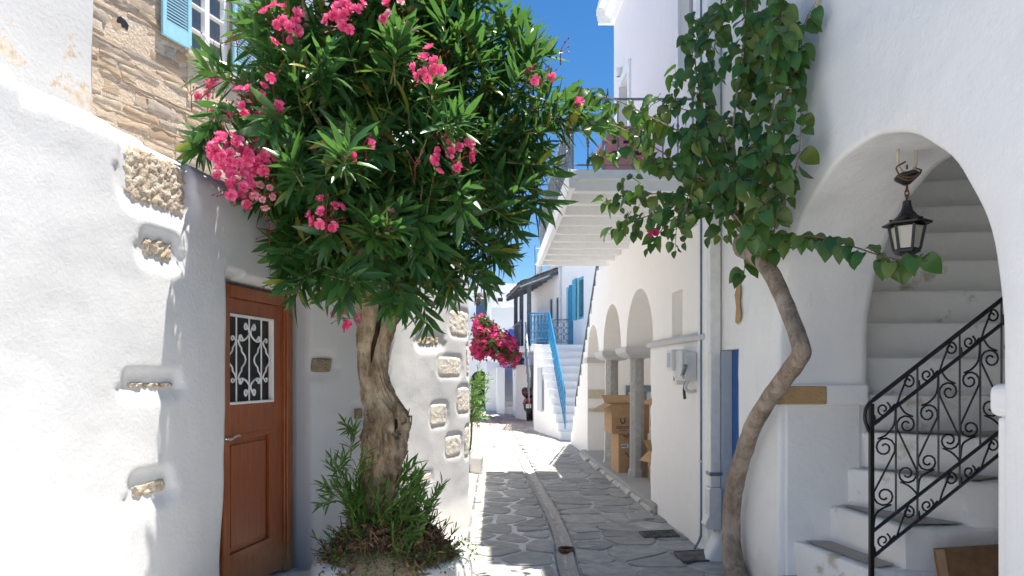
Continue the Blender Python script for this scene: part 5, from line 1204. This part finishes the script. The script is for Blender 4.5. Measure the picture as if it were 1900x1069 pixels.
# ------------------------------------------------------------------ oleander tree
OL = Vector((-.88, 5.0, .45)); ot = thing('oleander_tree', OL, 'old oleander tree with gnarled trunk and pink blossoms beside the brown door', 'tree')
ctr = [(697,1000,4.98,40),(697,955,4.98,34),(700,905,4.98,35),(710,858,4.97,37),(714,812,4.97,43),(717,772,4.97,40),(703,735,4.98,31),(692,692,4.98,28),(692,650,5.0,29),(698,613,5.0,33),(702,575,5.0,37),(703,540,5.0,40),(700,500,5.0,46),(690,450,5.0,54)]
cp = spline([P(u_, v_, y_) for u_, v_, y_, r_ in ctr], 14); cr = [r_*4.98/F for *_, r_ in ctr]; cr = interp(cr, len(cp)); rows = []
NA = 132
for i, p in enumerate(cp):
    t = i/(len(cp)-1); row = []; z = p.z
    for k in range(NA+1):
        th = 2*math.pi*(k % NA)/NA; tw = th+z*1.5
        rr = cr[i]
        cx, sy_ = math.cos(tw), math.sin(tw)
        ridge = .13*nz(cx*2.0, sy_*2.0, z*1.3)+.07*nz(cx*5, sy_*5, z*2.2+4)+.05*abs(nz(cx*11, sy_*11, z*4+9))-.03+.05*nz(cx*17, sy_*17, z*9)+.03*nz(cx*34, sy_*34, z*20)-.10*sm(.22,.6,abs(nz(cx*6+3, sy_*6, z*3)))-.05*sm(.3,.7,abs(nz(cx*13+3, sy_*13, z*6)))
        low_ = sm(1.25, .75, z)*.12*nz(cx*6, sy_*6, z*11+3)                      # lumpy burr near the foot
        lens_ = 0
        dth = ((th-R(285)-(z-1.9)*.9+math.pi) % (2*math.pi))-math.pi              # split between the two strands
        lens_ -= .6*math.exp(-(dth/.27)**2)*sm(1.55, 1.75, z)*sm(2.5, 2.2, z)
        d2 = ((th-R(318)+math.pi) % (2*math.pi))-math.pi; lens_ -= .62*math.exp(-(d2/.22)**2-((z-1.24)/.085)**2)  # knot hole
        lens_ += .16*math.exp(-((abs(d2)-.42)/.16)**2-((z-1.24)/.16)**2)
        d3 = ((th-R(300)+math.pi) % (2*math.pi))-math.pi; lens_ += .20*math.exp(-(d3/.35)**2-((z-1.62)/.035)**2)+.14*math.exp(-((d3-.5)/.3)**2-((z-1.45)/.05)**2)
        rr *= 1+ridge+low_+lens_; q3 = p+Vector((rr*cx*0+rr*math.cos(th), rr*math.sin(th), 0)); crag = sm(1.5, 1.1, z)*.012+.008; rr += crag*(1.3*abs(nz(q3.x*15, q3.y*15, q3.z*11))+.9*abs(nz(q3.x*33, q3.y*33, q3.z*24))+.5*nz(q3.x*70, q3.y*70, q3.z*50)-.35); row.append(p+Vector((rr*math.cos(th), rr*math.sin(th)*.92, .012*nz(cx*9, sy_*9, z*9))))
    rows.append(row)
m = MB(); m.grid(rows); trunk = m.build('trunk', M['bark'], ot, smooth=True)
hm = MB(); hr_ = []  # dark wood strip filling the split, whose own shade comes out pale
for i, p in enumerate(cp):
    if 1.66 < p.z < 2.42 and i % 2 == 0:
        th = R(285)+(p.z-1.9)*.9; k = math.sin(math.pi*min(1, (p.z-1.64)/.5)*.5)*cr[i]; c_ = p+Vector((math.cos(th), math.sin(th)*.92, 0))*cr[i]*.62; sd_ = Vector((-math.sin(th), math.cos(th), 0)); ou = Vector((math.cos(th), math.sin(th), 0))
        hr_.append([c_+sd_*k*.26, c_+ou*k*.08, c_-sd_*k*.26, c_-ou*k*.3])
hm.loft(hr_); hm.build('dark_hollow_fill', M['rot'], trunk, smooth=True); hm = MB(); p = min(cp, key=lambda q: abs(q.z-1.24)); c_ = p+Vector((math.cos(R(318)), math.sin(R(318))*.92, 0))*.152*.60
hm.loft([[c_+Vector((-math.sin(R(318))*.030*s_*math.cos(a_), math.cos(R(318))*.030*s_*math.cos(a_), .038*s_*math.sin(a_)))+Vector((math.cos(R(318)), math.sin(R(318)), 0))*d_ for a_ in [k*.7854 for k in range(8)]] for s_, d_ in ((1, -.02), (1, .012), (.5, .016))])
hm.build('dark_knot_fill', M['rot'], trunk, smooth=True)  # dark disc set in the knot hole, its shade put into the colour
rng = random.Random(21)
m = MB()
for i in range(34):                                                                # dry stubs and peeling bark on the burr
    z = rng.uniform(.75, 1.3) if i < 56 else rng.uniform(1.5, 1.7); j = min(range(len(cp)), key=lambda q: abs(cp[q].z-z)); th = R(rng.uniform(170, 370)); dd = Vector((math.cos(th), math.sin(th), 0)); p = cp[j]+dd*cr[j]*.92
    l = rng.uniform(.02, .07); m.tube([p, p+dd*l*.5+rv(rng)*.02, p+dd*l*.7+Vector((0,0,rng.uniform(-.05,.06)))+rv(rng)*.03], [.011, .008, .003], 5)
tag(m.build('bark_stubs', M['dead'], trunk), kind='stuff')
BL = [(Vector((-.90,5.0,3.28)), Vector((1.0,1.0,1.10))), (Vector((-1.12,4.9,3.95)), Vector((.66,.8,.80))), (Vector((-.15,5.05,3.55)), Vector((.52,.65,.72))), (Vector((-.42,5.0,2.85)), Vector((.58,.7,.62))),
      (Vector((-1.36,4.8,3.2)), Vector((.46,.6,.40))), (Vector((-.62,5.0,4.35)), Vector((.62,.7,.55))), (Vector((-.95,4.9,2.62)), Vector((.48,.55,.32)))]
def hit(u_, v_):
    o = Vector((0,0,EYE)); d = (P(u_, v_, 1)-o).normalized(); best = None
    for c, r_ in BL:
        a = Vector((d.x/r_.x, d.y/r_.y, d.z/r_.z)); b = Vector(((o.x-c.x)/r_.x, (o.y-c.y)/r_.y, (o.z-c.z)/r_.z)); A = a.dot(a); B = a.dot(b); C = b.dot(b)-1; D = B*B-A*C
        if D > 0: t = (-B-math.sqrt(D))/A; best = t if best is None else min(best, t)
    return o+d*best if best else P(u_, v_, 4.7)
top_ = cp[-1]
limbs = MB()
for c, r_ in BL: 
    for k in range(2):
        e_ = c+Vector((rng.uniform(-.4,.4)*r_.x, rng.uniform(-.4,.4)*r_.y, rng.uniform(-.1,.5)*r_.z)); s0 = cp[-1-rng.randrange(14)]
        md = s0.lerp(e_, .5)+rv(rng)*.10; limbs.tube(spline([s0, md, e_], 6), interp([.055,.035,.014], 13), 7, wob=.3)
limbs.build('branch', M['bark'], ot, smooth=True)
LV = [leaf_mesh('oleander_leaf', .225, .047, M['leaf'], d_, f_, t_) for d_, f_, t_ in ((.06,.25,0),(.16,.2,.2),(.25,.3,-.25),(.10,.12,.4),(.02,.3,-.1),(.34,.22,.1))]
leaves = []; tw = MB(); Z = Vector((0,0,1))
def shoot(base, d, ln, n_wh, sz, r):
    d = d.normalized(); side = d.orthogonal().normalized(); bend = Vector((0,0,r.uniform(-.05,.10)))
    pts = [base+d*ln*t+bend*ln*t*t for t in (0,.35,.7,1)]; tw.tube(pts, [.0055,.005,.004,.003], 4)
    ph = r.uniform(0, 6)
    for w_ in range(n_wh):
        t = lerp(.25, 1, w_/(n_wh-1)); p = base+d*ln*t+bend*ln*t*t
        op = lerp(1.25, .45, w_/(n_wh-1)); ph += 1.05
        for k in range(3):
            if r.random() < .12: continue
            a = ph+k*2.094+r.uniform(-.2,.2); rad = (Matrix.Rotation(a, 3, d) @ side); dd = (d*math.cos(op)+rad*math.sin(op)+Vector((0,0,-.18*(1-t)))).normalized()
            leaves.append((frame(p, dd+rv(r)*.12, (d+Z*.6+rv(r)*.25), sz*r.uniform(.6,1.14)*(1-.35*(w_ == n_wh-1))), r.randrange(6)))
rng = random.Random(33); n_sh = 0
vol = [r_.x*r_.y*r_.z for c, r_ in BL]; tot = sum(vol)
while n_sh < 790:
    x = rng.random()*tot; i = 0
    while x > vol[i]: x -= vol[i]; i += 1
    c, r_ = BL[i]; dv = rv(rng); k = rng.random()**(1/3.0); k = lerp(.45, 1.0, k) if rng.random() < .8 else k*.7
    if k > .93: k = .93
    p = c+Vector((dv.x*r_.x*k, dv.y*r_.y*k, dv.z*r_.z*k))
    if p.y > 6.0 or (p.x < -1.9 and p.z < 2.9): continue
    outw = Vector((dv.x/r_.x, dv.y/r_.y, dv.z/r_.z)).normalized(); d = outw*.8+Z*(.75 if dv.z > -.2 else -.15)+rv(rng)*.45
    if dv.z < -.45: d = outw*.8+Vector((dv.x, dv.y, -.35))+rv(rng)*.3
    ln = rng.uniform(.20, .34)
    shoot(p-d.normalized()*ln*.75, d, ln, rng.randrange(5, 8), 1.0, rng); n_sh += 1
# single outlying sprays: pixel of base and tip, depth
SPR = [((870,110),(905,35),4.9),((920,130),(955,45),5.0),((960,150),(1000,45),5.0),((930,120),(1035,90),5.0),((900,180),(1000,120),4.9),((960,220),(1045,190),4.9),((980,250),(1110,215),4.8),((930,300),(1035,330),4.8),((950,330),(1010,400),4.9),((900,380),(990,370),4.7),
       ((870,420),(935,470),4.8),((850,470),(900,540),4.8),((820,500),(865,555),4.9),((780,520),(770,600),4.8),((740,520),(755,590),4.7),((600,470),(540,520),4.5),((590,490),(535,545),4.5),((570,440),(520,490),4.5),((640,480),(620,560),4.6),((420,240),(370,280),4.3),((420,180),(375,230),4.3),((450,150),(380,120),4.4),       ((840,60),(860,10),4.8),((820,140),(850,60),4.6),((640,330),(650,260),3.95),((820,250),(838,200),4.1),((560,150),(600,90),4.1),((720,160),(742,60),4.1),((520,220),(480,250),4.1),((690,430),(760,400),4.2),((700,470),(720,420),4.2),((560,330),(530,270),4.0),((610,500),(690,530),4.4),((1010,230),(1060,205),4.75)]
for a, b, y in SPR:
    p, q = P(*a, y), P(*b, y-.08); d = q-p
    for k in range(2): shoot(p+rv(rng)*.05, d+rv(rng)*.10, d.length*rng.uniform(.8,1.05), 7, 1.0, rng)
tag(tw.build('twig', M['twig'], ot), kind='stuff')
scatter(leaves, LV, ot, 300, M['leaf'], 'foliage')
# blossoms: layered ruffled petals
def blossom_mesh(name, mat, r0=.024, seed=1, loose=1.0):
    r = random.Random(seed); vs = []; fs = []
    for lay, (rad, el, n) in enumerate(((1.0,.32*loose,5),(.76,.72,5),(.5,1.15,4))):
        for k in range(n):
            a = 2*math.pi*(k+.5*lay)/n+r.uniform(-.2,.2); w_ = 1.6/n*3.14*.62; e_ = el+r.uniform(-.2,.2); i0 = len(vs)
            for rr, ww in ((.12,.6),(.62,1.7),(1.0,1.25)):
                for sgn in (-1, 0, 1):
                    an = a+sgn*w_*ww*.62; q = rad*rr*r0*(1+r.uniform(-.07,.07)); vs.append((q*math.cos(e_*rr)*math.cos(an), q*math.cos(e_*rr)*math.sin(an), q*math.sin(e_*rr)+(.12*r0*(sgn != 0)+r.uniform(-.06,.06)*r0)*rr))
            for b_ in (0, 3): fs += [(i0+b_,i0+b_+1,i0+b_+4,i0+b_+3),(i0+b_+1,i0+b_+2,i0+b_+5,i0+b_+4)]
    me = bpy.data.meshes.new(name); me.from_pydata(vs, [], fs); me.materials.append(mat); me.polygons.foreach_set('use_smooth', [True]*len(fs)); return me
BM = [blossom_mesh('blossom', M['petal'], .036, s_) for s_ in (1, 2, 3)]; PBM = [blossom_mesh('blossom', M['palepetal'], .027, s_, .5) for s_ in (4, 5)]
CL = [(525,40,40,1),(640,25,42,1),(740,30,42,.35),(800,122,36,1),(470,185,34,1),(512,200,13,1),(395,150,20,1),(355,172,16,1),(385,180,16,1),(408,207,20,1),(405,225,18,1),(507,135,17,.8),(425,280,50,1),(462,290,48,1),(488,285,36,1),(430,338,36,1),(462,350,34,1),(490,358,30,0),(605,395,34,1),(840,285,40,1),(722,412,26,0),(638,580,27,1),(660,272,26,.4),(1003,140,28,.6),(1066,192,14,.9),(770,296,18,.1),(500,425,22,.05),(440,75,20,.05),(395,85,25,.12),(1040,88,16,.05),(680,268,12,.9)]
rng = random.Random(8)
for u_, v_, s_, full in CL:
    c = hit(u_, v_) if not (u_ > 995 or u_ < 450 and v_ > 250) else P(u_, v_, 4.75 if u_ > 995 else 4.15)
    E = Vector((0,0,EYE)); tocam = (E-c).normalized(); c = c+tocam*.14; rad = s_*c.y/F; pale = full == 0
    pb = MB(); base = c-tocam*rad*.9-Z*rad*.4
    nb = max(3, int(s_*.28))
    for k in range(nb):
        tip = c+Vector((rng.uniform(-1,1), rng.uniform(-.6,.6), rng.uniform(-.9,1)))*rad*1.05
        pb.tube([base, base.lerp(tip, .6)+rv(rng)*rad*.12, tip], [.0022,.0018,.0014], 4)
        pb.tube([tip, tip+(tip-base).normalized()*.007+rv(rng)*.002, tip+(tip-base).normalized()*.019], [.002,.0055,.0012], 5)
    pb.tube([base-tocam*.15-Z*.1, base], [.004,.003], 4)
    fc = pb.build('flower_cluster', M['bud'], ot)
    nfl = int(max(1 if full > .3 else 0, (s_/12.5)**2*1.15*full)) if not pale else int((s_/11)**2*.9)
    if full in (.05,): nfl = 0
    pts = []
    for k in range(nfl*30):
        if len(pts) >= nfl: break
        a, b = rng.uniform(-1,1), rng.uniform(-1,1)
        if a*a+b*b > 1: continue
        if any((a-x)**2+(b-y)**2 < (13/max(s_, 14))**2*1.0 for x, y in pts): continue
        pts.append((a, b))
    right = Vector((1,0,0)); 
    for a, b in pts:
        k = math.sqrt(max(0, 1-a*a-b*b)); p = c+right*a*rad*.95+Z*b*rad*(.62 if s_ > 45 else .9)+tocam*k*rad*.45; nrm = (tocam*(.4+k)+right*a+Z*(b+.35)+rv(rng)*.45).normalized()
        inst('blossom', rng.choice(PBM if pale or (full == .35) and rng.random() < .2 else BM), frame(p, nrm.orthogonal(), nrm, rng.uniform(.82,1.15)), fc)

# ------------------------------------------------------------------ planter and its undergrowth
pt = thing('round_planter', (-.86,5.0,0), 'low whitewashed planter round the foot of the oleander trunk', 'planter')
m = MB(); rows = []
for r_, z in ((.60,-.05),(.585,.12),(.57,.22),(.545,.26),(.51,.275),(.46,.265),(.44,.2)):
    rows.append([(-.80+r_*math.cos(R(a_))*(1.02+.04*nz(math.cos(R(a_))*2, math.sin(R(a_))*2)), 5.02+r_*.85*math.sin(R(a_)), z+.012*nz(a_*.05, z*4)) for a_ in range(0, 361, 6)])
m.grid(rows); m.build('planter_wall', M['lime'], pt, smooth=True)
m = MB(); m.lathe((-.80,5.0,0), [(.5,.24),(.3,.36),(.0,.42)], 20); m.build('soil', M['bstone'], pt, smooth=True)
ug = thing('planter_undergrowth', (-.82,4.95,.3), 'bushy mix of green oleander suckers and dry brown stalks in the planter', 'plant')
rng = random.Random(77)
def mound(th, q): 
    rx = .44+.05*nz(math.cos(th)*2, math.sin(th)*2, 3); h = .33*(1-q**2)+.03
    return Vector((-.82+rx*q*math.cos(th), 4.98+rx*.86*q*math.sin(th), .25+h))
dl = [leaf_mesh('dry_leaf', .07, .022, M['dead'], .4, .5, .8), leaf_mesh('dry_leaf', .05, .016, M['dead'], .6, .3, -1.2), leaf_mesh('dry_leaf', .09, .014, M['dead'], .2, .6, .4)]
dr_ = []
for i in range(5200):
    th = rng.uniform(0, 2*math.pi); q = math.sqrt(rng.random())*1.02; p = mound(th, min(q, 1)); p += rv(rng)*.035
    if q > .85: p.z -= rng.uniform(0, .2)*(1 if p.x < -.75 else .3); p += Vector((math.cos(th), math.sin(th), 0))*rng.uniform(0, .06)
    dr_.append((frame(p, rv(rng)+Vector((0,0,-.3)), rv(rng)+Z*.5, rng.uniform(.5,1.1)), rng.randrange(3)))
scatter(dr_, dl, ug, 0, M['dead'], 'dry_litter')
stk = MB()
for i in range(260):
    th = rng.uniform(0, 2*math.pi); q = math.sqrt(rng.random()); p = mound(th, q)-Z*.03; d = Vector((math.cos(th)*q*.7, math.sin(th)*q*.7, rng.uniform(.2,1)))+rv(rng)*.5; l = rng.uniform(.05,.17)
    stk.tube([p, p+d.normalized()*l*.6+rv(rng)*.012, p+d.normalized()*l], [.005,.004,.002], 4)
m_ = stk.build('dry_stalks', M['dead'], ug); tag(m_, kind='stuff')
GL = [leaf_mesh('sucker_leaf', .115, .021, M['grass'], d_, .25, t_) for d_, t_ in ((.1,.1),(.25,-.2),(.05,.3))]; gl = []; gs = MB()
def sucker(p, d, l, n, sz=1.0):
    d = d.normalized(); sd_ = d.orthogonal().normalized(); gs.tube([p, p+d*l*.5+Z*.01, p+d*l], [.004,.003,.002], 4)
    for k in range(n):
        t = lerp(.2, 1, k/max(1, n-1)); a = k*2.4+rng.uniform(-.3,.3); rd = Matrix.Rotation(a, 3, d) @ sd_; op = lerp(1.1,.35,t); gl.append((frame(p+d*l*t, d*math.cos(op)+rd*math.sin(op), d+Z*.5, sz*rng.uniform(.6,1.05)), rng.randrange(3)))
for i in range(60):
    th = rng.uniform(0, 2*math.pi); q = rng.uniform(.3, .6); p = mound(th, q)-Z*.05; sucker(p, Vector((math.cos(th)*.35, math.sin(th)*.35, 1))+rv(rng)*.25, rng.uniform(.2,.42), rng.randrange(10, 18), .95)
for i in range(60):
    th = rng.uniform(0, 2*math.pi); q = rng.uniform(.35, .95); p = mound(th, q)-Z*.05; sucker(p, Vector((math.cos(th)*.6, math.sin(th)*.6, 1))+rv(rng)*.35, rng.uniform(.10,.2), rng.randrange(8, 13), .7)
for (u0_, v0_), (u1_, v1_), n in (((745,930),(775,880),18),((740,900),(770,860),16),((740,930),(790,930),16),((735,900),(755,790+70),14),((740,960),(785,960),14),((640,900),(615,850),14),((630,880),(640,840),14),((650,850),(660,790),12),((640,920),(600,900),12),((655,880),(680,840),10),((625,930),(595,935),12),((660,960),(640,925),14),((700,970),(735,930),14),((745,990),(780,985),12),((650,800),(640,785),10)):
    a = P(u0_, v0_, 4.74); b = P(u1_, v1_, 4.62); sucker(a, b-a, (b-a).length, n, 1.0); sucker(a+rv(rng)*.03, b-a+rv(rng)*.06, (b-a).length*.8, n, .9)
small = [leaf_mesh('small_leaf', .022, .013, M['grass'], .2, .2, 0)]
sl_ = []
for i in range(330):
    th = R(rng.uniform(-140, 20)); r_ = rng.uniform(.45, .64); p = Vector((-.80+r_*math.cos(th)*1.02, 5.0+r_*.87*math.sin(th), .36-.9*max(0, r_-.52)+rng.uniform(-.04,.05))); sl_.append((frame(p, rv(rng), Z+rv(rng)*.5, rng.uniform(.7,1.5)), 0))
scatter(sl_, small, ug, 0, M['grass'], 'creeping_herb')
gs.build('sucker_stem', M['twig'], ug); scatter(gl, GL, ug, 290, M['grass'], 'sucker_foliage')

# ------------------------------------------------------------------ creeper on the right
VX = 1.72
ct = thing('flowering_creeper', G(1360,1062), 'tall creeper with one bent bare stem and heart shaped leaves against the white arch wall', 'creeper')
kp = [(1372,1085,1.80,22),(1362,1050,1.80,21),(1357,1000,1.80,18.5),(1358,950,1.80,17.5),(1366,890,1.79,17),(1380,840,1.78,17),(1396,795,1.77,17),(1420,752,1.74,17),(1450,710,1.71,18),(1478,672,1.69,19),(1487,652,1.69,19),(1480,625,1.69,17),(1468,590,1.70,16.5),(1452,550,1.70,16),(1435,515,1.70,16),(1415,485,1.70,17),(1395,466,1.70,22),(1380,458,1.70,22),(1374,445,1.70,14)]
pts = spline([PX(u_, v_, x_) for u_, v_, x_, r_ in kp], 6); rr = [.92*r_*PX(u_, v_, x_).y/F for u_, v_, x_, r_ in kp]
m = MB(); m.tube(pts, interp(rr, len(pts)), 20, wob=.13); ctk = m.build('stem', M['vbark'], ct, smooth=True)
kn = PX(1385,448,1.70); m = MB(); rg = []
for k in range(9): a = -90+22.5*k; rg.append([kn+Vector((math.cos(R(a))*.075*math.cos(R(b)), math.cos(R(a))*.07*math.sin(R(b)), .065*math.sin(R(a))))*(1+.3*nz(k*.8, b*.02)) for b in range(0, 360, 24)])
m.loft(rg); m.build('knot', M['vbark'], ctk, smooth=True)
VP = [(0,.22),(-.11,.55),(-.05,.86),(.14,1.0),(.36,.97),(.58,.78),(.80,.42),(1,.02)]
VL = [leaf_mesh('creeper_leaf', .105, .088, M['vleaf'], d_, f_, t_, VP, wave=w_) for d_, f_, t_, w_ in ((.15,.25,.1,.05),(.3,.15,-.15,.1),(.2,.4,.2,.12),(.35,.1,-.3,.15),(.1,.55,.0,.05))]
vl = []; vt = MB(); vb = MB(); rng = random.Random(91)
def vine(pts, r0, step, sz, jit=.05, thick=True):
    c = spline(pts, 10); (vb if r0 > .006 else vt).tube(c, interp([r0, r0*.7, r0*.35], len(c)), 5); acc = 0
    for a, b in zip(c, c[1:]):
        acc += (b-a).length
        while acc > step:
            acc -= step; d = (b-a).normalized(); sd_ = rv(rng); off = (sd_-d*sd_.dot(d)).normalized(); p = b+off*.03
            face = Vector((-.55,-.65,.45))+rv(rng)*.55; hang = Vector((0,0,-1))+off*.75+d*.25+rv(rng)*.3
            vt.tube([b, p], .0015, 3); vl.append((frame(p, hang, face, sz*rng.uniform(.6,1.15)), rng.randrange(5)))
def vp(u_, v_, x): return PX(u_, v_, x)
ST_ = [([(1383,440,1.70),(1400,330,1.70),(1412,200,1.72),(1400,60,1.74),(1390,-60,1.74)],.016),([(1395,440,1.70),(1440,330,1.68),(1462,200,1.72),(1475,120,1.75)],.010),([(1378,430,1.68),(1345,370,1.62),(1320,300,1.58),(1310,200,1.6),(1330,60,1.62)],.016),
       ([(1390,430,1.66),(1330,330,1.5),(1290,265,1.3),(1200,213,.98),(1130,182,.74),(1060,172,.58)],.008),([(1380,420,1.62),(1320,345,1.45),(1240,290,1.2),(1150,237,.86),(1080,222,.66)],.008),([(1370,400,1.6),(1290,330,1.35),(1200,297,1.05),(1150,292,.88),(1098,290,.72)],.006),
       ([(1340,380,1.55),(1260,360,1.3),(1190,362,1.05),(1120,376,.85)],.006),([(1340,390,1.55),(1250,390,1.25),(1190,405,1.05),(1130,435,.86)],.006),([(1330,390,1.5),(1260,400,1.28),(1225,430,1.2),(1207,462,1.15)],.006),
       ([(1400,470,1.66),(1450,448,1.66),(1500,437,1.70),(1560,450,1.74),(1630,473,1.78),(1690,486,1.80),(1722,484,1.80)],.006),([(1410,450,1.66),(1450,380,1.66),(1482,290,1.70),(1487,195,1.74)],.007),([(1385,465,1.66),(1382,490,1.66),(1380,522,1.66)],.004),([(1395,430,1.62),(1420,300,1.62),(1440,150,1.66),(1450,20,1.7)],.009),
       ([(1370,390,1.56),(1360,250,1.54),(1375,120,1.6),(1385,0,1.64)],.009),([(1430,480,1.64),(1440,400,1.6),(1445,330,1.6),(1430,240,1.6)],.006),([(1340,330,1.5),(1300,180,1.5),(1290,90,1.55),(1310,30,1.6),(1340,25,1.6)],.006),([(1360,330,1.5),(1330,230,1.42),(1260,200,1.2),(1220,185,1.1)],.006)]
for q, r0 in ST_:
    arm = q[0][0] == 1400 and q[0][1] == 470; vine([vp(*p) for p in q], r0, .043 if not arm else .030, 1.0 if not arm else .82)
# leafy side shoots filling the mass
for i in range(48):
    q, r0 = ST_[rng.choice((0,1,2,4,5,10,12,13,14,16,3,0,12,13,1,2))]; k = rng.randrange(1, len(q)-1) if len(q) > 2 else 0; a = Vector(vp(*q[k])).lerp(vp(*q[k+1]), rng.random())
    if a.x < 1.15 and rng.random() < .75: continue
    d = Vector((rng.uniform(-.5,.12), rng.uniform(-.55,.55), rng.uniform(-.7,.5))); b = a+d.normalized()*rng.uniform(.18,.45); b.x = min(b.x, 1.80)
    vine([a, a.lerp(b, .5)+Z*.05, b-Z*.06], .003, .032, rng.uniform(.75,1.0))
for i in range(16):
    a = PX(rng.uniform(1330,1470), rng.uniform(-20,430), rng.uniform(1.56,1.8)); b = a+Vector((rng.uniform(-.12,.05), rng.uniform(-.2,.2), rng.uniform(-.35,.1))); b.x = min(b.x, 1.82); vine([a, a.lerp(b, .5)+rv(rng)*.03, b], .003, .034, .95)
for i in range(16):
    a = PX(rng.uniform(1150,1290), rng.uniform(330,410), rng.uniform(.95,1.3)); b = a+Vector((rng.uniform(-.12,.1), rng.uniform(-.1,.1), rng.uniform(-.22,.02))); vine([a, a.lerp(b, .5), b], .003, .03, .7)
vb.build('branch', M['vbark'], ct, smooth=True); tag(vt.build('twig', M['vtwig'], ct), kind='stuff'); scatter(vl, VL, ct, 300, M['vleaf'], 'foliage')
fm = blossom_mesh('bract_flower', M['bract'], .045, 3, .6); inst('flower', fm, frame(PX(1211,432,1.12), Vector((1,0,0)), Vector((-.4,-.8,.3))), ct)
tf = MB()
for k in range(9): q = G(1385+rng.uniform(-18,22), 1058); tf.tube([q, q+Vector((rng.uniform(-.05,.08), -.03, rng.uniform(.03,.1)))], [.004,.001], 4)
# ------------------------------------------------------------------ bougainvillea and bush beyond the corner
bo = thing('bougainvillea', (-1.0,23.5,2.6), 'magenta bougainvillea spilling over the lane from the left wall', 'climbing plant')
rng = random.Random(12); bl = []; gl2 = []; st2 = MB()
BMs = [leaf_mesh('bract', .075, .06, M['bract'], .2, .4, .3, VP), leaf_mesh('bract', .06, .05, M['bract'], .3, .5, -.4, VP)]; BGs = [leaf_mesh('bougainvillea_leaf', .07, .045, M['vleaf'], .2, .3, .2, VP)]
for i in range(46):
    y = rng.uniform(22.6, 25.2); a = P(rng.uniform(880,895), rng.uniform(590,660), y); e = P(rng.uniform(895,966), rng.uniform(600,688), y+rng.uniform(-.8,.8))
    e.z = EYE+(V0-(lerp(592, 640, max(0, min(1, (U0+e.x/e.y*F-893)/72)))+rng.uniform(0, 52)))*e.y/F; c = spline([a, a.lerp(e, .5)+Z*.18, e], 9); st2.tube(c, .014, 4)
    for p in c:
        cl_ = nz(i*1.7, p.x*4, p.z*4) > -.08
        for k in range(12):
            q = p+rv(rng)*rng.uniform(.05,.22); (bl if rng.random() < (.72 if cl_ else .06) else gl2).append((frame(q, rv(rng)+Vector((0,0,-.3)), Vector((-.1,-.6,.6))+rv(rng)*.7, rng.uniform(1.2,2.1)), rng.randrange(2)))
gl2 = [(a, 0) for a, b in gl2]
st2.build('branch', M['vbark'], bo); scatter(bl, BMs, bo, 0, M['bract'], 'bract_mass', 'bract'); scatter(gl2, BGs, bo, 0, M['vleaf'], 'foliage')
bs = thing('green_bush', (-.45,11.6,0), 'bright green leafy bush against the left wall beyond the corner', 'shrub'); gl = []; gs = MB(); rng = random.Random(4)
for i in range(60):
    a = P(rng.uniform(868,884), rng.uniform(705,790), rng.uniform(11.2,12)); sucker(a, Vector((rng.uniform(-.1,1), rng.uniform(-.8,.3), rng.uniform(-.2,1))), rng.uniform(.14,.34), rng.randrange(8, 14), 1.05)
gs.tube([(-.55,11.6,0),(-.50,11.6,.5),(-.48,11.6,1.2)], .02, 6)
gs.build('branch', M['twig'], bs); scatter(gl, GL, bs, 0, M['grass'], 'foliage')
hb = thing('hanging_dried_bunch', (-.45,9.0,2.8), 'hanging bunch of dried flowers at the left wall corner', 'ornament')
db = []
for i in range(160): db.append((frame(P(888+rng.uniform(-4,3), rng.uniform(545,566), 9.2)+rv(rng)*.02, rv(rng), rv(rng), rng.uniform(.4,.8)), rng.randrange(3)))
scatter(db, dl, hb, 0, M['dead'], 'dried_flowers')
# fallen petals on the lane
pp = MB()
for i in range(260):
    u_ = rng.gauss(925, 28); y = rng.uniform(19, 25) if i < 215 else rng.uniform(14, 19); x = (u_-U0)/F*y; s_ = .02; a = rng.uniform(0, 6)
    if not pl(LEFT, y)+.1 < x < pl(RIGHT, y)-.1: continue
    pp.add([(x+s_*math.cos(a+k*1.57)*(1 if k % 2 else 1.6), y+s_*2*math.sin(a+k*1.57), .024+.008*(k == 1)) for k in range(4)], [(0,1,2,3)])
tag(pp.build('fallen_petals', M['bract']), 'scattered magenta petals fallen on the far paving', 'petals', kind='stuff')
